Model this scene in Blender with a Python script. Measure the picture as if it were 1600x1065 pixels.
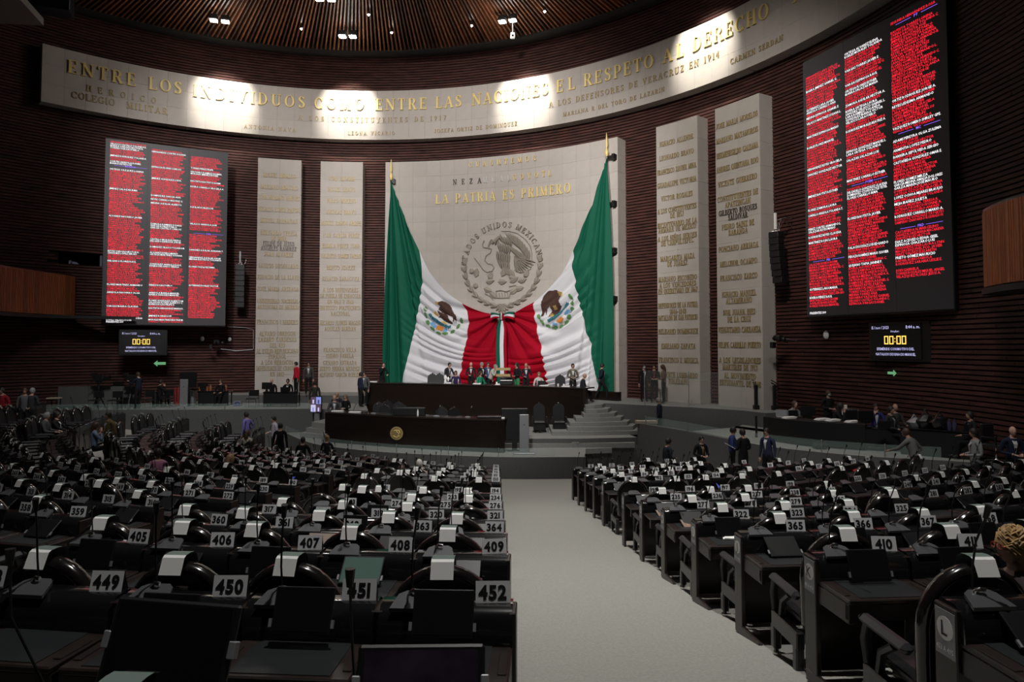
import bpy, math, random
import numpy as np
from mathutils import Vector, Matrix
R_ = math.radians
random.seed(7); rng = np.random.default_rng(5)
SC = bpy.context.scene; COL = SC.collection
for o in list(bpy.data.objects): bpy.data.objects.remove(o)

# ------------------------------------------------------------------ camera
EYE = 4.9; F = 1067.0; CYP = 497.1; PITCH = R_(2.3); YAW = -math.atan(24/F)
cam_d = bpy.data.cameras.new('camera'); cam = bpy.data.objects.new('camera', cam_d); COL.objects.link(cam)
cam.location = (0, 0, EYE); cam.rotation_euler = (math.pi/2+PITCH, 0, YAW)
cam_d.sensor_width = 36; cam_d.lens = F/1600*36; cam_d.shift_y = -(532.5-CYP)/1600
cam_d.clip_start = .05; cam_d.clip_end = 300
SC.camera = cam
# ------------------------------------------------------------------ world, exposure
w = bpy.data.worlds.new('world'); SC.world = w; w.use_nodes = True
w.node_tree.nodes['Background'].inputs[0].default_value = (.75, .82, 1, 1)
w.node_tree.nodes['Background'].inputs[1].default_value = .035
SC.view_settings.view_transform = 'Standard'; SC.view_settings.look = 'None'
SC.view_settings.exposure = 0.55; SC.view_settings.gamma = 1; SC.view_settings.use_curve_mapping = False

CW = (-7.5, 18.0)                    # centre of the round brick wall
RW, RF, RS = 21.5, 20.9, 20.7        # wall, frieze face, stone slab face
RM = Matrix.Rotation(YAW, 3, 'Z') @ Matrix.Rotation(math.pi/2+PITCH, 3, 'X')
def ray(px, py):
    return RM @ Vector(((px-800)/F, -(py-CYP)/F, -1.0))
def P(px, py, d):
    r = ray(px, py); return Vector((r.x/r.y*d, d, EYE+r.z/r.y*d))
def G(px, py, z):
    r = ray(px, py); t = (z-EYE)/r.z; return Vector((r.x*t, r.y*t, z))
def Wl(px, py, rad):
    r = ray(px, py); ox, oy = -CW[0], -CW[1]
    a = r.x**2+r.y**2; b = 2*(ox*r.x+oy*r.y); c = ox*ox+oy*oy-rad*rad
    t = (-b+math.sqrt(b*b-4*a*c))/(2*a); return Vector((r.x*t, r.y*t, EYE+r.z*t))
def ang(p): return math.atan2(p.x-CW[0], p.y-CW[1])      # 0 = +Y, grows to the right
def cyl(th, z, r): return Vector((CW[0]+math.sin(th)*r, CW[1]+math.cos(th)*r, z))

# ------------------------------------------------------------------ lamps of the hall and added fill spots
def spot(loc, to, e, deg, blend=.4, col=(1, .93, .84), size=.12):
    l = bpy.data.lights.new('spot_light', 'SPOT'); l.energy = e; l.color = col; l.spot_size = R_(deg); l.spot_blend = blend
    l.shadow_soft_size = size; o = bpy.data.objects.new('spot_light', l); COL.objects.link(o); o.location = loc
    o.rotation_euler = (Vector(to)-Vector(loc)).to_track_quat('-Z', 'Y').to_euler(); return o
def area(loc, to, e, s, col=(1, .97, .93)):
    l = bpy.data.lights.new('area_light', 'AREA'); l.energy = e; l.color = col; l.shape = 'DISK'; l.size = s
    o = bpy.data.objects.new('area_light', l); COL.objects.link(o); o.location = loc
    o.rotation_euler = (Vector(to)-Vector(loc)).to_track_quat('-Z', 'Y').to_euler(); return o
CEIL = EYE+16.6
FR0, FR1 = EYE+11.8, EYE+14.65
# floodlights on the frieze: (lamp pixel, frieze pixel)
FLOODS = [((343, 35), (350, 150)), ((543, 57), (545, 175)), ((793, 33), (820, 150)), ((1020, -60), (1100, 75))]
for (lx, ly), (fx, fy) in FLOODS:
    a = G(lx, ly, CEIL-.25); b = Wl(fx, fy, RF)
    th = ang(b); src = cyl(th, CEIL-.45, RF-3.2)
    spot(src, cyl(th, FR0+1.9, RF), 1900, 54, .7, (1, .95, .84), .1)
# stage wash, unseen fill spots added for brightness, then house lights in the ceiling
spot((-4, 10, CEIL-2.5), (-.5, 36.5, 11), 14500, 52, .8, (1, .96, .93), .5)
spot((1, 9, CEIL-.6), (8.7, 30.5, 11), 8500, 44, .9, (1, .95, .88), .4)
spot((-11, 14, CEIL-.6), (-13.5, 37, 12), 9000, 46, .9, (1, .96, .93), .4)
spot((-2, 4, CEIL-4), (-1.0, 32, 3), 9000, 30, .9, (1, .97, .94), .4)  # unseen fill, added from the front to brighten people at the rostrum
spot((-8, 14, CEIL-3), (-14.5, 33, 1), 5500, 46, 1, (1, .98, .95), 1.6)  # unseen fill added to lift the dark left side stage
spot((4, 8, CEIL-3), (11, 21.5, 1), 2900, 44, 1, (1, .96, .92), 1.2)  # unseen fill added to lift the dark right side stage
spot((-6, -4, EYE+9), (-4, 12, 2), 5600, 88, 1, (.95, .97, 1), .3)  # added front fill behind the camera, brightens cards and signs
spot((5, -4, EYE+9), (5, 12, 2), 3300, 75, 1, (.95, .97, 1), .3)  # second added fill behind the camera, for the right-hand seats
for x, y, e in [(1.4, 13, 900), (1.2, 5, 620), (-7, 13, 240), (0.5, 24, 420), (8, 14, 120), (-13, 24, 170), (7, 22, 160)]:
    l = spot((x, y, CEIL-.5), (x, y+.3, 0), e*7, 64, 1.0, (1, .97, .92), .15)
# ------------------------------------------------------------------ materials
MAT = {}
def mat(n, col, rough=.6, metal=0, emis=0, noise=0, nscale=8, bump=0, bscale=60, spec=.5, coat=0, objrand=0, stretch=None, alpha=1, trans=0):
    if n in MAT: return MAT[n]
    m = bpy.data.materials.new(n); m.use_nodes = True; nt = m.node_tree; b = nt.nodes['Principled BSDF']
    b.inputs['Base Color'].default_value = (*col, 1); b.inputs['Roughness'].default_value = rough
    b.inputs['Metallic'].default_value = metal; b.inputs['Specular IOR Level'].default_value = spec
    if coat: b.inputs['Coat Weight'].default_value = coat; b.inputs['Coat Roughness'].default_value = .08
    if trans: b.inputs['Transmission Weight'].default_value = trans; b.inputs['IOR'].default_value = 1.1
    if emis:
        b.inputs['Emission Color'].default_value = (*col, 1); b.inputs['Emission Strength'].default_value = emis
        b.inputs['Base Color'].default_value = (.01, .01, .01, 1)
    if alpha < 1: b.inputs['Alpha'].default_value = alpha
    if noise or bump or objrand:
        tc = nt.nodes.new('ShaderNodeTexCoord'); mp = nt.nodes.new('ShaderNodeMapping')
        nt.links.new(tc.outputs['Object'], mp.inputs[0])
        if stretch: mp.inputs['Scale'].default_value = stretch
    if noise or objrand:
        hs = nt.nodes.new('ShaderNodeHueSaturation'); hs.inputs['Color'].default_value = (*col, 1)
        nt.links.new(hs.outputs[0], b.inputs['Base Color'])
        nz = nt.nodes.new('ShaderNodeTexNoise'); nz.inputs['Scale'].default_value = nscale; nz.inputs['Detail'].default_value = 6
        nt.links.new(mp.outputs[0], nz.inputs[0])
        mr = nt.nodes.new('ShaderNodeMapRange'); mr.inputs[1].default_value = .3; mr.inputs[2].default_value = .7
        mr.inputs[3].default_value = 1-noise; mr.inputs[4].default_value = 1+noise
        nt.links.new(nz.outputs[0], mr.inputs[0]); out = mr.outputs[0]
        if objrand:
            oi = nt.nodes.new('ShaderNodeObjectInfo'); m2 = nt.nodes.new('ShaderNodeMapRange')
            m2.inputs[3].default_value = 1-objrand; m2.inputs[4].default_value = 1+objrand
            nt.links.new(oi.outputs['Random'], m2.inputs[0]); mu = nt.nodes.new('ShaderNodeMath'); mu.operation = 'MULTIPLY'
            nt.links.new(out, mu.inputs[0]); nt.links.new(m2.outputs[0], mu.inputs[1]); out = mu.outputs[0]
        nt.links.new(out, hs.inputs['Value'])
    if bump:
        n2 = nt.nodes.new('ShaderNodeTexNoise'); n2.inputs['Scale'].default_value = bscale; n2.inputs['Detail'].default_value = 4
        nt.links.new(mp.outputs[0], n2.inputs[0]); bp = nt.nodes.new('ShaderNodeBump'); bp.inputs['Strength'].default_value = bump
        bp.inputs['Distance'].default_value = .02
        nt.links.new(n2.outputs[0], bp.inputs['Height']); nt.links.new(bp.outputs[0], b.inputs['Normal'])
    MAT[n] = m; return m
brick = mat('brick', (.062, .020, .015), .7, noise=.55, nscale=1.3, bump=.5, bscale=7, stretch=(1, 1, 6), spec=.4)
mortar = mat('mortar', (.012, .006, .005), .9)
stone = mat('stone', (.47, .43, .395), .8, noise=.07, nscale=1.3, bump=.15, bscale=14, objrand=.025, spec=.2)
relief_m = mat('carved_stone', (.33, .29, .245), .8, noise=.08, nscale=3, spec=.2)
gold = mat('gold_letter', (.80, .62, .24), .5, .15)
dgold = mat('old_gold_letter', (.36, .27, .12), .5, .3)
bronze = mat('dark_letter', (.09, .075, .06), .5, .3)
steel = mat('steel_letter', (.75, .75, .74), .35, .3)
carpet = mat('grey_carpet', (.33, .325, .30), .95, noise=.10, nscale=40, bump=.5, bscale=180, spec=.1)
carpet2 = mat('charcoal_carpet', (.125, .127, .128), .95, noise=.14, nscale=30, bump=.3, bscale=120, spec=.1)
carpet3 = mat('stage_carpet', (.27, .275, .26), .9, noise=.1, nscale=20, spec=.1)
wood = mat('dark_wood', (.013, .0075, .0055), .3, noise=.3, nscale=5, coat=.25, stretch=(1, 1, 6))
wood2 = mat('desk_wood', (.022, .0145, .0125), .38, noise=.3, nscale=7, coat=.2)
leather = mat('black_leather', (.014, .014, .0155), .34, bump=.15, bscale=90, coat=.2)
leather2 = mat('padded_arm_leather', (.022, .022, .028), .4)
gloss = mat('black_gloss', (.009, .009, .010), .14, coat=.6)
plast = mat('black_plastic', (.008, .008, .009), .42)
mattp = mat('matt_black', (.004, .004, .005), .6)
blotter = mat('desk_pad', (.013, .015, .017), .45)
chrome = mat('chrome', (.7, .7, .7), .22, 1)
silver = mat('silver_plastic', (.30, .31, .33), .4, .3)
greyp = mat('device_grey', (.085, .088, .095), .35, .2)
white = mat('white_card', (.88, .88, .87), .6)
greenish = mat('green_card', (.14, .19, .17), .7)
signw = mat('sign_face', (.82, .83, .86), .6)
ink = mat('black_ink', (.01, .01, .012), .5)
glass = mat('glass', (.55, .75, .70), .04, alpha=.12, spec=.5)
glass2 = mat('clear_glass', (.6, .7, .7), .03, alpha=.035, spec=.5)
skin = mat('skin', (.42, .24, .17), .55); skin2 = mat('pale_skin', (.55, .34, .26), .55)
eye_m = mat('eye', (.02, .015, .015), .3)
slatm = mat('slat_wood', (.13, .045, .018), .5, objrand=.6, noise=.2, nscale=3)
blackc = mat('ceiling_black', (.008, .007, .006), .9)
balcm = mat('balcony_wood', (.21, .062, .020), .45, noise=.25, nscale=3, objrand=.2, stretch=(6, 6, .6))
green = mat('flag_green', (.004, .10, .058), .7, spec=.2); whitec = mat('flag_white', (.66, .655, .69), .8, spec=.1)
red = mat('flag_red', (.34, .004, .018), .8, spec=.08)
FABRIC = {}
def fab(c):
    k = tuple(c)
    if k not in FABRIC: FABRIC[k] = mat('cloth_%d' % len(FABRIC), c, .85, spec=.2)
    return FABRIC[k]

# ------------------------------------------------------------------ mesh builder
class MB:
    def __init__(s, M=None): s.v = []; s.f = []; s.m = []; s.M = M
    def add(s, vs, fs, mi=0):
        b = len(s.v)
        if s.M is not None: vs = [s.M @ Vector(q) for q in vs]
        s.v += [tuple(q) for q in vs]; s.f += [tuple(i+b for i in f) for f in fs]; s.m += [mi]*len(fs)
    def box(s, x0, x1, y0, y1, z0, z1, mi=0, c=0):
        if c <= 0:
            s.add([(x0, y0, z0), (x1, y0, z0), (x1, y1, z0), (x0, y1, z0), (x0, y0, z1), (x1, y0, z1), (x1, y1, z1), (x0, y1, z1)],
                  [(3, 2, 1, 0), (4, 5, 6, 7), (0, 1, 5, 4), (1, 2, 6, 5), (2, 3, 7, 6), (3, 0, 4, 7)], mi); return
        # chamfered box
        X = (x0, x1); Y = (y0, y1); Z = (z0, z1); vs = []; idx = {}
        for i in (0, 1):
            for j in (0, 1):
                for k in (0, 1):
                    dx = c if i == 0 else -c; dy = c if j == 0 else -c; dz = c if k == 0 else -c
                    for ax, q in enumerate([(X[i], Y[j]+dy, Z[k]+dz), (X[i]+dx, Y[j], Z[k]+dz), (X[i]+dx, Y[j]+dy, Z[k])]):
                        idx[(i, j, k, ax)] = len(vs); vs.append(q)
        g = lambda i, j, k, a: idx[(i, j, k, a)]
        fs = []
        for i in (0, 1):
            q = [g(i, 0, 0, 0), g(i, 1, 0, 0), g(i, 1, 1, 0), g(i, 0, 1, 0)]; fs.append(q if i else q[::-1])
            q = [g(0, i, 0, 1), g(0, i, 1, 1), g(1, i, 1, 1), g(1, i, 0, 1)]; fs.append(q if i else q[::-1])
            q = [g(0, 0, i, 2), g(1, 0, i, 2), g(1, 1, i, 2), g(0, 1, i, 2)]; fs.append(q if i else q[::-1])
        for j in (0, 1):
            for k in (0, 1):
                q = [g(0, j, k, 1), g(1, j, k, 1), g(1, j, k, 2), g(0, j, k, 2)]; fs.append(q if j == k else q[::-1])
                q = [g(j, 0, k, 0), g(j, 1, k, 0), g(j, 1, k, 2), g(j, 0, k, 2)]; fs.append(q if j != k else q[::-1])
                q = [g(j, k, 0, 0), g(j, k, 1, 0), g(j, k, 1, 1), g(j, k, 0, 1)]; fs.append(q if j == k else q[::-1])
        for i in (0, 1):
            for j in (0, 1):
                for k in (0, 1):
                    q = [g(i, j, k, 0), g(i, j, k, 1), g(i, j, k, 2)]; fs.append(q if (i+j+k) % 2 else q[::-1])
        s.add(vs, fs, mi)
    def tube(s, pts, rad, n=8, mi=0, cap=True, flat=1.0):
        pts = [Vector(p) for p in pts]
        if not hasattr(rad, '__len__'): rad = [rad]*len(pts)
        vs = []; fs = []; up = None
        for i, p in enumerate(pts):
            t = (pts[min(i+1, len(pts)-1)]-pts[max(i-1, 0)]).normalized()
            if up is None: up = Vector((0, 0, 1)) if abs(t.z) < .9 else Vector((0, 1, 0))
            a = t.cross(up).normalized(); b = a.cross(t).normalized(); up = b
            for k in range(n):
                q = 2*math.pi*k/n; vs.append(p+a*math.cos(q)*rad[i]+b*math.sin(q)*rad[i]*flat)
        for i in range(len(pts)-1):
            for k in range(n):
                k2 = (k+1) % n; fs.append((i*n+k, i*n+k2, (i+1)*n+k2, (i+1)*n+k))
        if cap: fs.append(tuple(range(n))[::-1]); fs.append(tuple((len(pts)-1)*n+k for k in range(n)))
        s.add(vs, fs, mi)
    def lathe(s, prof, c=(0, 0, 0), n=12, mi=0, sx=1, sy=1):
        vs = []; fs = []
        for r, z in prof:
            for k in range(n):
                q = 2*math.pi*k/n; vs.append((c[0]+math.cos(q)*r*sx, c[1]+math.sin(q)*r*sy, c[2]+z))
        m = len(prof)
        for i in range(m-1):
            for k in range(n): fs.append((i*n+k, i*n+(k+1) % n, (i+1)*n+(k+1) % n, (i+1)*n+k))
        fs.append(tuple(range(n))[::-1]); fs.append(tuple((m-1)*n+k for k in range(n)))
        s.add(vs, fs, mi)
    def ball(s, c, rx, ry=None, rz=None, n=10, m=6, mi=0):
        ry = ry or rx; rz = rz or rx
        pr = [(math.sin(math.pi*i/m)+1e-4, -math.cos(math.pi*i/m)*rz) for i in range(m+1)]
        s.lathe([(max(r, .02), z) for r, z in pr], c, n, mi, rx, ry)
    def prism(s, poly, z0, z1, mi=0, fn=None):
        n = len(poly); vs = [(x, y, z0) for x, y in poly]+[(x, y, z1) for x, y in poly]
        if fn: vs = [fn(*v) for v in vs]
        fs = [tuple(range(n))[::-1], tuple(range(n, 2*n))]+[(i, (i+1) % n, n+(i+1) % n, n+i) for i in range(n)]
        s.add(vs, fs, mi)
    def grid(s, rows, mi=0, wrap=False):
        h = len(rows); wd = len(rows[0]); vs = [p for r in rows for p in r]; fs = []
        for i in range(h-1):
            for j in range(wd-(0 if wrap else 1)): fs.append((i*wd+j, i*wd+(j+1) % wd, (i+1)*wd+(j+1) % wd, (i+1)*wd+j))
        s.add(vs, fs, mi)
    def mesh(s, name, mats, smooth=None):
        me = bpy.data.meshes.new(name); me.from_pydata(s.v, [], s.f)
        for q in (mats if isinstance(mats, (list, tuple)) else [mats]): me.materials.append(q)
        if any(s.m): me.polygons.foreach_set('material_index', s.m)
        me.update()
        if smooth:
            me.polygons.foreach_set('use_smooth', [True]*len(me.polygons))
            me.set_sharp_from_angle(angle=R_(smooth))
        return me
    def build(s, name, mats, parent=None, smooth=40, loc=None, rz=0):
        return inst(name, s.mesh(name, mats, smooth), parent, loc, rz)
def inst(name, me, parent=None, loc=None, rz=0):
    o = bpy.data.objects.new(name, me); COL.objects.link(o)
    if parent: o.parent = parent
    if loc is not None: o.location = loc
    if rz: o.rotation_euler = (0, 0, rz)
    return o
def tag(o, label=None, cat=None, group=None, kind=None):
    if label: o['label'] = label
    if cat: o['category'] = cat
    if group: o['group'] = group
    if kind: o['kind'] = kind
    return o
def thing(name, label, cat, loc=(0, 0, 0), rz=0, group=None, kind=None):
    o = inst(name, None, None, loc, rz); return tag(o, label, cat, group, kind)
def smoothline(pts, n=6):
    pts = [Vector(p) for p in pts]; out = []
    q = [pts[0]*2-pts[1]]+pts+[pts[-1]*2-pts[-2]]
    for i in range(1, len(q)-2):
        for k in range(n):
            t = k/n; a, b, c, d = q[i-1], q[i], q[i+1], q[i+2]
            out.append(.5*((2*b)+(c-a)*t+(2*a-5*b+4*c-d)*t*t+(3*b-a-3*c+d)*t**3))
    out.append(pts[-1]); return out
def ribbon(mb, pts, z0, z1, th, mi=0):
    """solid wall along pts; thickness th to the left of travel"""
    n = len(pts); off = []
    for i, p in enumerate(pts):
        t = pts[min(i+1, n-1)]-pts[max(i-1, 0)]; nn = Vector((-t.y, t.x, 0)).normalized(); off.append(p+nn*th)
    rows = []
    for p, q in zip(pts, off): rows.append([(p.x, p.y, z0), (p.x, p.y, z1), (q.x, q.y, z1), (q.x, q.y, z0)])
    vs = [v for r in rows for v in r]; fs = []
    for i in range(n-1):
        for k in range(4): fs.append((i*4+k, (i+1)*4+k, (i+1)*4+(k+1) % 4, i*4+(k+1) % 4))
    fs += [(0, 1, 2, 3), tuple((n-1)*4+k for k in (3, 2, 1, 0))]
    mb.add(vs, fs, mi)
def lerp(a, b, t): return a+(b-a)*t

# ------------------------------------------------------------------ lettering
GL = {}
def sans_prepare(chars, res=1, off=.012, pre=''):
    cu = bpy.data.curves.new('t', 'FONT'); cu.resolution_u = res; cu.offset = off; ob = bpy.data.objects.new('t', cu); COL.objects.link(ob)
    for c in chars:
        cu.body = c; bpy.context.view_layer.update(); dg = bpy.context.evaluated_depsgraph_get(); ev = ob.evaluated_get(dg); me = ev.to_mesh()
        vs = np.array([v.co[:2] for v in me.vertices]); fs = [tuple(p.vertices) for p in me.polygons]
        ev.to_mesh_clear(); x0 = vs[:, 0].min(); vs[:, 0] -= x0; GL[pre+c] = (vs, fs, vs[:, 0].max())
    bpy.data.objects.remove(ob); bpy.data.curves.remove(cu)
    if not pre: GL['cap'] = GL['H'][0][:, 1].max()
def sans(text, h, track=.09, pre=''):
    """list of (verts2d, faces) and the total width"""
    k = h/GL['cap']; x = 0; out = []
    for c in text:
        if c == ' ': x += .28*h; continue
        vs, fs, wd = GL[pre+c]; out.append((vs*k+np.array([x, 0]), fs)); x += wd*k+track*h
    return out, x
def sans_into(mb, text, h, fn, mi=0, fit=None, center=False, x0=0, maxw=None, pre=''):
    gl, wd = sans(text, h, pre=pre); s = 1
    if fit: s = fit/wd
    if maxw and wd > maxw: s = maxw/wd
    dx = -wd*s/2 if center else x0
    for vs, fs in gl: mb.add([fn(dx+v[0]*s, v[1]) for v in vs], fs, mi)
# serif capitals drawn from strokes: L line (x0,y0,x1,y1,weight), A arc (cx,cy,rx,ry,a0,a1); S serif (x,y)
TK, TN = .17, .065
def _v(x, s=1): return [('L', x, 0, x, 1, TK)]+([('S', x, 0), ('S', x, 1)] if s else [])
SG = {
'I': (.3, _v(.15)), 'L': (.62, _v(.15)+[('L', .15, .03, .6, .03, TN), ('L', .58, 0, .58, .24, TN)]),
'E': (.66, _v(.15)+[('L', .15, .03, .6, .03, TN), ('L', .15, .97, .58, .97, TN), ('L', .15, .52, .45, .52, TN), ('L', .6, 0, .6, .24, TN), ('L', .57, .76, .57, 1, TN), ('L', .44, .4, .44, .64, TN)]),
'F': (.62, _v(.15)+[('L', .15, .97, .58, .97, TN), ('L', .15, .5, .45, .5, TN), ('L', .57, .76, .57, 1, TN), ('L', .44, .38, .44, .62, TN)]),
'T': (.7, [('L', .35, 0, .35, 1, TK), ('S', .35, 0), ('L', .03, .97, .67, .97, TN), ('L', .04, .76, .04, 1, TN), ('L', .66, .76, .66, 1, TN)]),
'H': (.8, _v(.15)+_v(.65)+[('L', .15, .5, .65, .5, TN)]),
'N': (.84, [('L', .13, 0, .13, 1, TN), ('L', .71, 0, .71, 1, TN), ('L', .13, .97, .71, .03, TK), ('S', .13, 0), ('S', .13, 1), ('S', .71, 1)]),
'M': (.96, [('L', .13, 0, .13, 1, TN), ('L', .13, .97, .48, .05, TK), ('L', .48, .05, .8, .97, TN), ('L', .8, 0, .8, 1, TK), ('S', .13, 0), ('S', .8, 0), ('S', .13, 1), ('S', .8, 1)]),
'A': (.8, [('L', .1, 0, .4, 1, TN), ('L', .4, .97, .7, 0, TK), ('L', .2, .33, .6, .33, TN), ('S', .1, 0), ('S', .7, 0)]),
'V': (.8, [('L', .1, 1, .4, .02, TK), ('L', .4, .02, .7, 1, TN), ('S', .1, 1), ('S', .7, 1)]),
'U': (.8, [('L', .15, .3, .15, 1, TK), ('L', .66, .3, .66, 1, TN), ('A', .405, .3, .255, .27, 180, 360), ('S', .15, 1), ('S', .66, 1)]),
'D': (.8, _v(.15)+[('L', .15, .97, .36, .97, TN), ('L', .15, .03, .36, .03, TN), ('A', .34, .5, .34, .47, -90, 90)]),
'P': (.68, _v(.15)+[('L', .15, .97, .38, .97, TN), ('L', .15, .45, .38, .45, TN), ('A', .36, .71, .22, .26, -90, 90)]),
'B': (.7, _v(.15)+[('L', .15, .97, .36, .97, TN), ('L', .15, .53, .4, .53, TN), ('L', .15, .03, .36, .03, TN), ('A', .34, .75, .2, .22, -90, 90), ('A', .36, .28, .24, .25, -90, 90)]),
'R': (.78, _v(.15)+[('L', .15, .97, .36, .97, TN), ('L', .15, .5, .36, .5, TN), ('A', .35, .735, .22, .235, -90, 90), ('L', .38, .5, .68, 0, TK), ('S', .7, 0)]),
'O': (.86, [('A', .43, .5, .33, .47, 0, 360)]), '0': (.6, [('A', .3, .5, .2, .47, 0, 360)]),
'Q': (.86, [('A', .43, .5, .33, .47, 0, 360), ('L', .45, .15, .75, -.15, TN)]),
'C': (.78, [('A', .43, .5, .33, .47, 40, 320), ('L', .68, .7, .68, .98, TN), ('L', .68, .02, .68, .25, TN)]),
'G': (.84, [('A', .43, .5, .33, .47, 40, 340), ('L', .68, .7, .68, .98, TN), ('L', .68, .05, .68, .42, TK), ('L', .52, .43, .82, .43, TN)]),
'S': (.62, [('A', .3, .75, .18, .22, 20, 230), ('A', .3, .27, .2, .24, -160, 50), ('L', .2, .6, .42, .44, TK), ('L', .5, .72, .5, .97, TN), ('L', .1, .03, .1, .28, TN)]),
'J': (.5, [('L', .3, .2, .3, 1, TK), ('A', .16, .2, .14, .2, 180, 360), ('S', .3, 1)]),
'X': (.78, [('L', .12, 1, .66, 0, TK), ('L', .66, 1, .12, 0, TN), ('S', .12, 0), ('S', .66, 0), ('S', .12, 1), ('S', .66, 1)]),
'Y': (.78, [('L', .12, 1, .4, .46, TK), ('L', .66, 1, .4, .46, TN), ('L', .4, 0, .4, .5, TK), ('S', .4, 0), ('S', .12, 1), ('S', .66, 1)]),
'Z': (.7, [('L', .08, .97, .62, .97, TN), ('L', .6, .97, .1, .03, TK), ('L', .08, .03, .62, .03, TN), ('L', .1, .76, .1, 1, TN), ('L', .6, 0, .6, .24, TN)]),
'1': (.4, [('L', .2, 0, .2, 1, TK), ('S', .2, 0), ('L', .04, .85, .2, 1, TN)]),
'2': (.58, [('A', .28, .72, .2, .25, -20, 170), ('L', .46, .66, .1, .05, TN), ('L', .06, .05, .5, .05, .1)]),
'3': (.56, [('A', .26, .75, .18, .22, -90, 160), ('A', .26, .28, .21, .25, -160, 90)]),
'4': (.6, [('L', .4, 0, .4, 1, TK), ('L', .4, 1, .04, .3, TN), ('L', .04, .28, .56, .28, TN)]),
'5': (.58, [('L', .14, .95, .5, .95, .1), ('L', .14, .5, .14, .98, TN), ('A', .27, .3, .2, .28, -160, 110)]),
'6': (.6, [('A', .3, .3, .2, .28, 0, 360), ('L', .1, .35, .4, 1, TN)]),
'7': (.56, [('L', .05, .96, .52, .96, .1), ('L', .5, .95, .2, 0, TK)]),
'8': (.58, [('A', .28, .75, .16, .22, 0, 360), ('A', .28, .27, .2, .25, 0, 360)]),
'9': (.6, [('A', .3, .7, .2, .28, 0, 360), ('L', .5, .65, .2, 0, TN)]),
'.': (.25, [('L', .1, 0, .1, .1, .12)]), '-': (.4, [('L', .06, .45, .34, .45, .08)]),
}
SG['Ñ'] = (SG['N'][0], SG['N'][1]+[('L', .25, 1.15, .6, 1.2, .07)])
def serif_polys(c):
    wd, st = SG[c]; out = []
    for s in st:
        if s[0] == 'L':
            _, x0, y0, x1, y1, t = s; dx, dy = x1-x0, y1-y0; L = math.hypot(dx, dy); nx, ny = -dy/L*t/2, dx/L*t/2
            out.append([(x0+nx, y0+ny), (x0-nx, y0-ny), (x1-nx, y1-ny), (x1+nx, y1+ny)])
        elif s[0] == 'S':
            _, x, y = s; a, b = (0, .055) if y < .5 else (.945, 1)
            out.append([(x-.16, a), (x+.16, a), (x+.16, b), (x-.16, b)])
        else:
            _, cx, cy, rx, ry, a0, a1 = s; n = max(4, int(abs(a1-a0)/26)); pr = None
            for k in range(n+1):
                a = R_(lerp(a0, a1, k/n)); t = TN/2+(TK-TN)/2*abs(math.cos(a))
                q = ((cx+(rx+t)*math.cos(a), cy+(ry+t*.6)*math.sin(a)), (cx+(rx-t)*math.cos(a), cy+(ry-t*.6)*math.sin(a)))
                if pr: out.append([pr[0], pr[1], q[1], q[0]])
                pr = q
    return out, wd
def serif_letter(mb, c, x, h, fn, depth, sx=1, mi=0):
    polys, wd = serif_polys(c)
    for p in polys:
        mb.prism([(x+a*h*sx, b*h) for a, b in p], 0, depth, mi, fn)
def serif_width(t, h, tr): return sum((.45*h if c == ' ' else SG[c][0]*h+tr*h) for c in t)-tr*h
# ------------------------------------------------------------------ brick wall
TOPZ = CEIL+1.6
def build_wall():
    nz_t0, nz_t1 = ang(Wl(92, 404, RW)), ang(Wl(156, 404, RW)); nz_z1, nz_z0 = Wl(120, 396, RW).z, Wl(120, 413, RW).z
    m = MB(); dth = R_(1.25); n = int(2*math.pi/dth)
    for i in range(n):
        a0, a1 = -math.pi+i*2*math.pi/n, -math.pi+(i+1)*2*math.pi/n
        zs = [(0, TOPZ)]
        if a1 > nz_t0 and a0 < nz_t1: zs = [(0, nz_z0), (nz_z1, TOPZ)]
        for z0, z1 in zs:
            m.add([cyl(a0, z0, RW+.14), cyl(a1, z0, RW+.14), cyl(a1, z1, RW+.14), cyl(a0, z1, RW+.14)], [(3, 2, 1, 0)])
    wl = m.build('wall_back', mortar, smooth=60); tag(wl, 'curved dark red brick wall ringing the chamber', kind='structure')
    bh = .15; vs = []; fs = []; k = 0
    t0, t1 = R_(-82), R_(112)
    for c in range(int(TOPZ/bh)):
        z0 = c*bh+.012; z1 = (c+1)*bh-.032; st = R_(2.0)*(.85+.3*rng.random()); a = t0+rng.random()*st
        while a < t1:
            b = a+st*(.7+.6*rng.random())
            if not (b > nz_t0 and a < nz_t1 and z1 > nz_z0 and z0 < nz_z1):
                r = RW+rng.random()*.014; g = .00012
                f = [cyl(a+g, z0, r), cyl(b-g, z0, r), cyl(b-g, z1, r), cyl(a+g, z1, r),
                     cyl(a+g, z0, RW+.15), cyl(b-g, z0, RW+.15), cyl(b-g, z1, RW+.15), cyl(a+g, z1, RW+.15)]
                vs += [tuple(q) for q in f]
                fs += [(k+3, k+2, k+1, k), (k, k+1, k+5, k+4), (k+2, k+3, k+7, k+6), (k+1, k+2, k+6, k+5), (k+3, k, k+4, k+7)]; k += 8
            a = b
    me = bpy.data.meshes.new('bricks'); me.from_pydata(vs, [], fs); me.materials.append(brick)
    o = inst('bricks', me, wl); o['kind'] = 'stuff'
    # booth opening in the wall
    m = MB()
    q = []
    for r in (RW-.05, RW+2.0):
        q += [cyl(nz_t0, nz_z0, r), cyl(nz_t1, nz_z0, r), cyl(nz_t1, nz_z1, r), cyl(nz_t0, nz_z1, r)]
    m.add(q, [(0, 1, 5, 4), (1, 2, 6, 5), (2, 3, 7, 6), (3, 0, 4, 7), (4, 5, 6, 7)])
    tag(m.build('booth_recess', mattp, smooth=None), 'dark booth opening in the brick wall left of the voting board', kind='structure')
    return nz_t0, nz_t1, nz_z0
BOOTH = build_wall()

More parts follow.
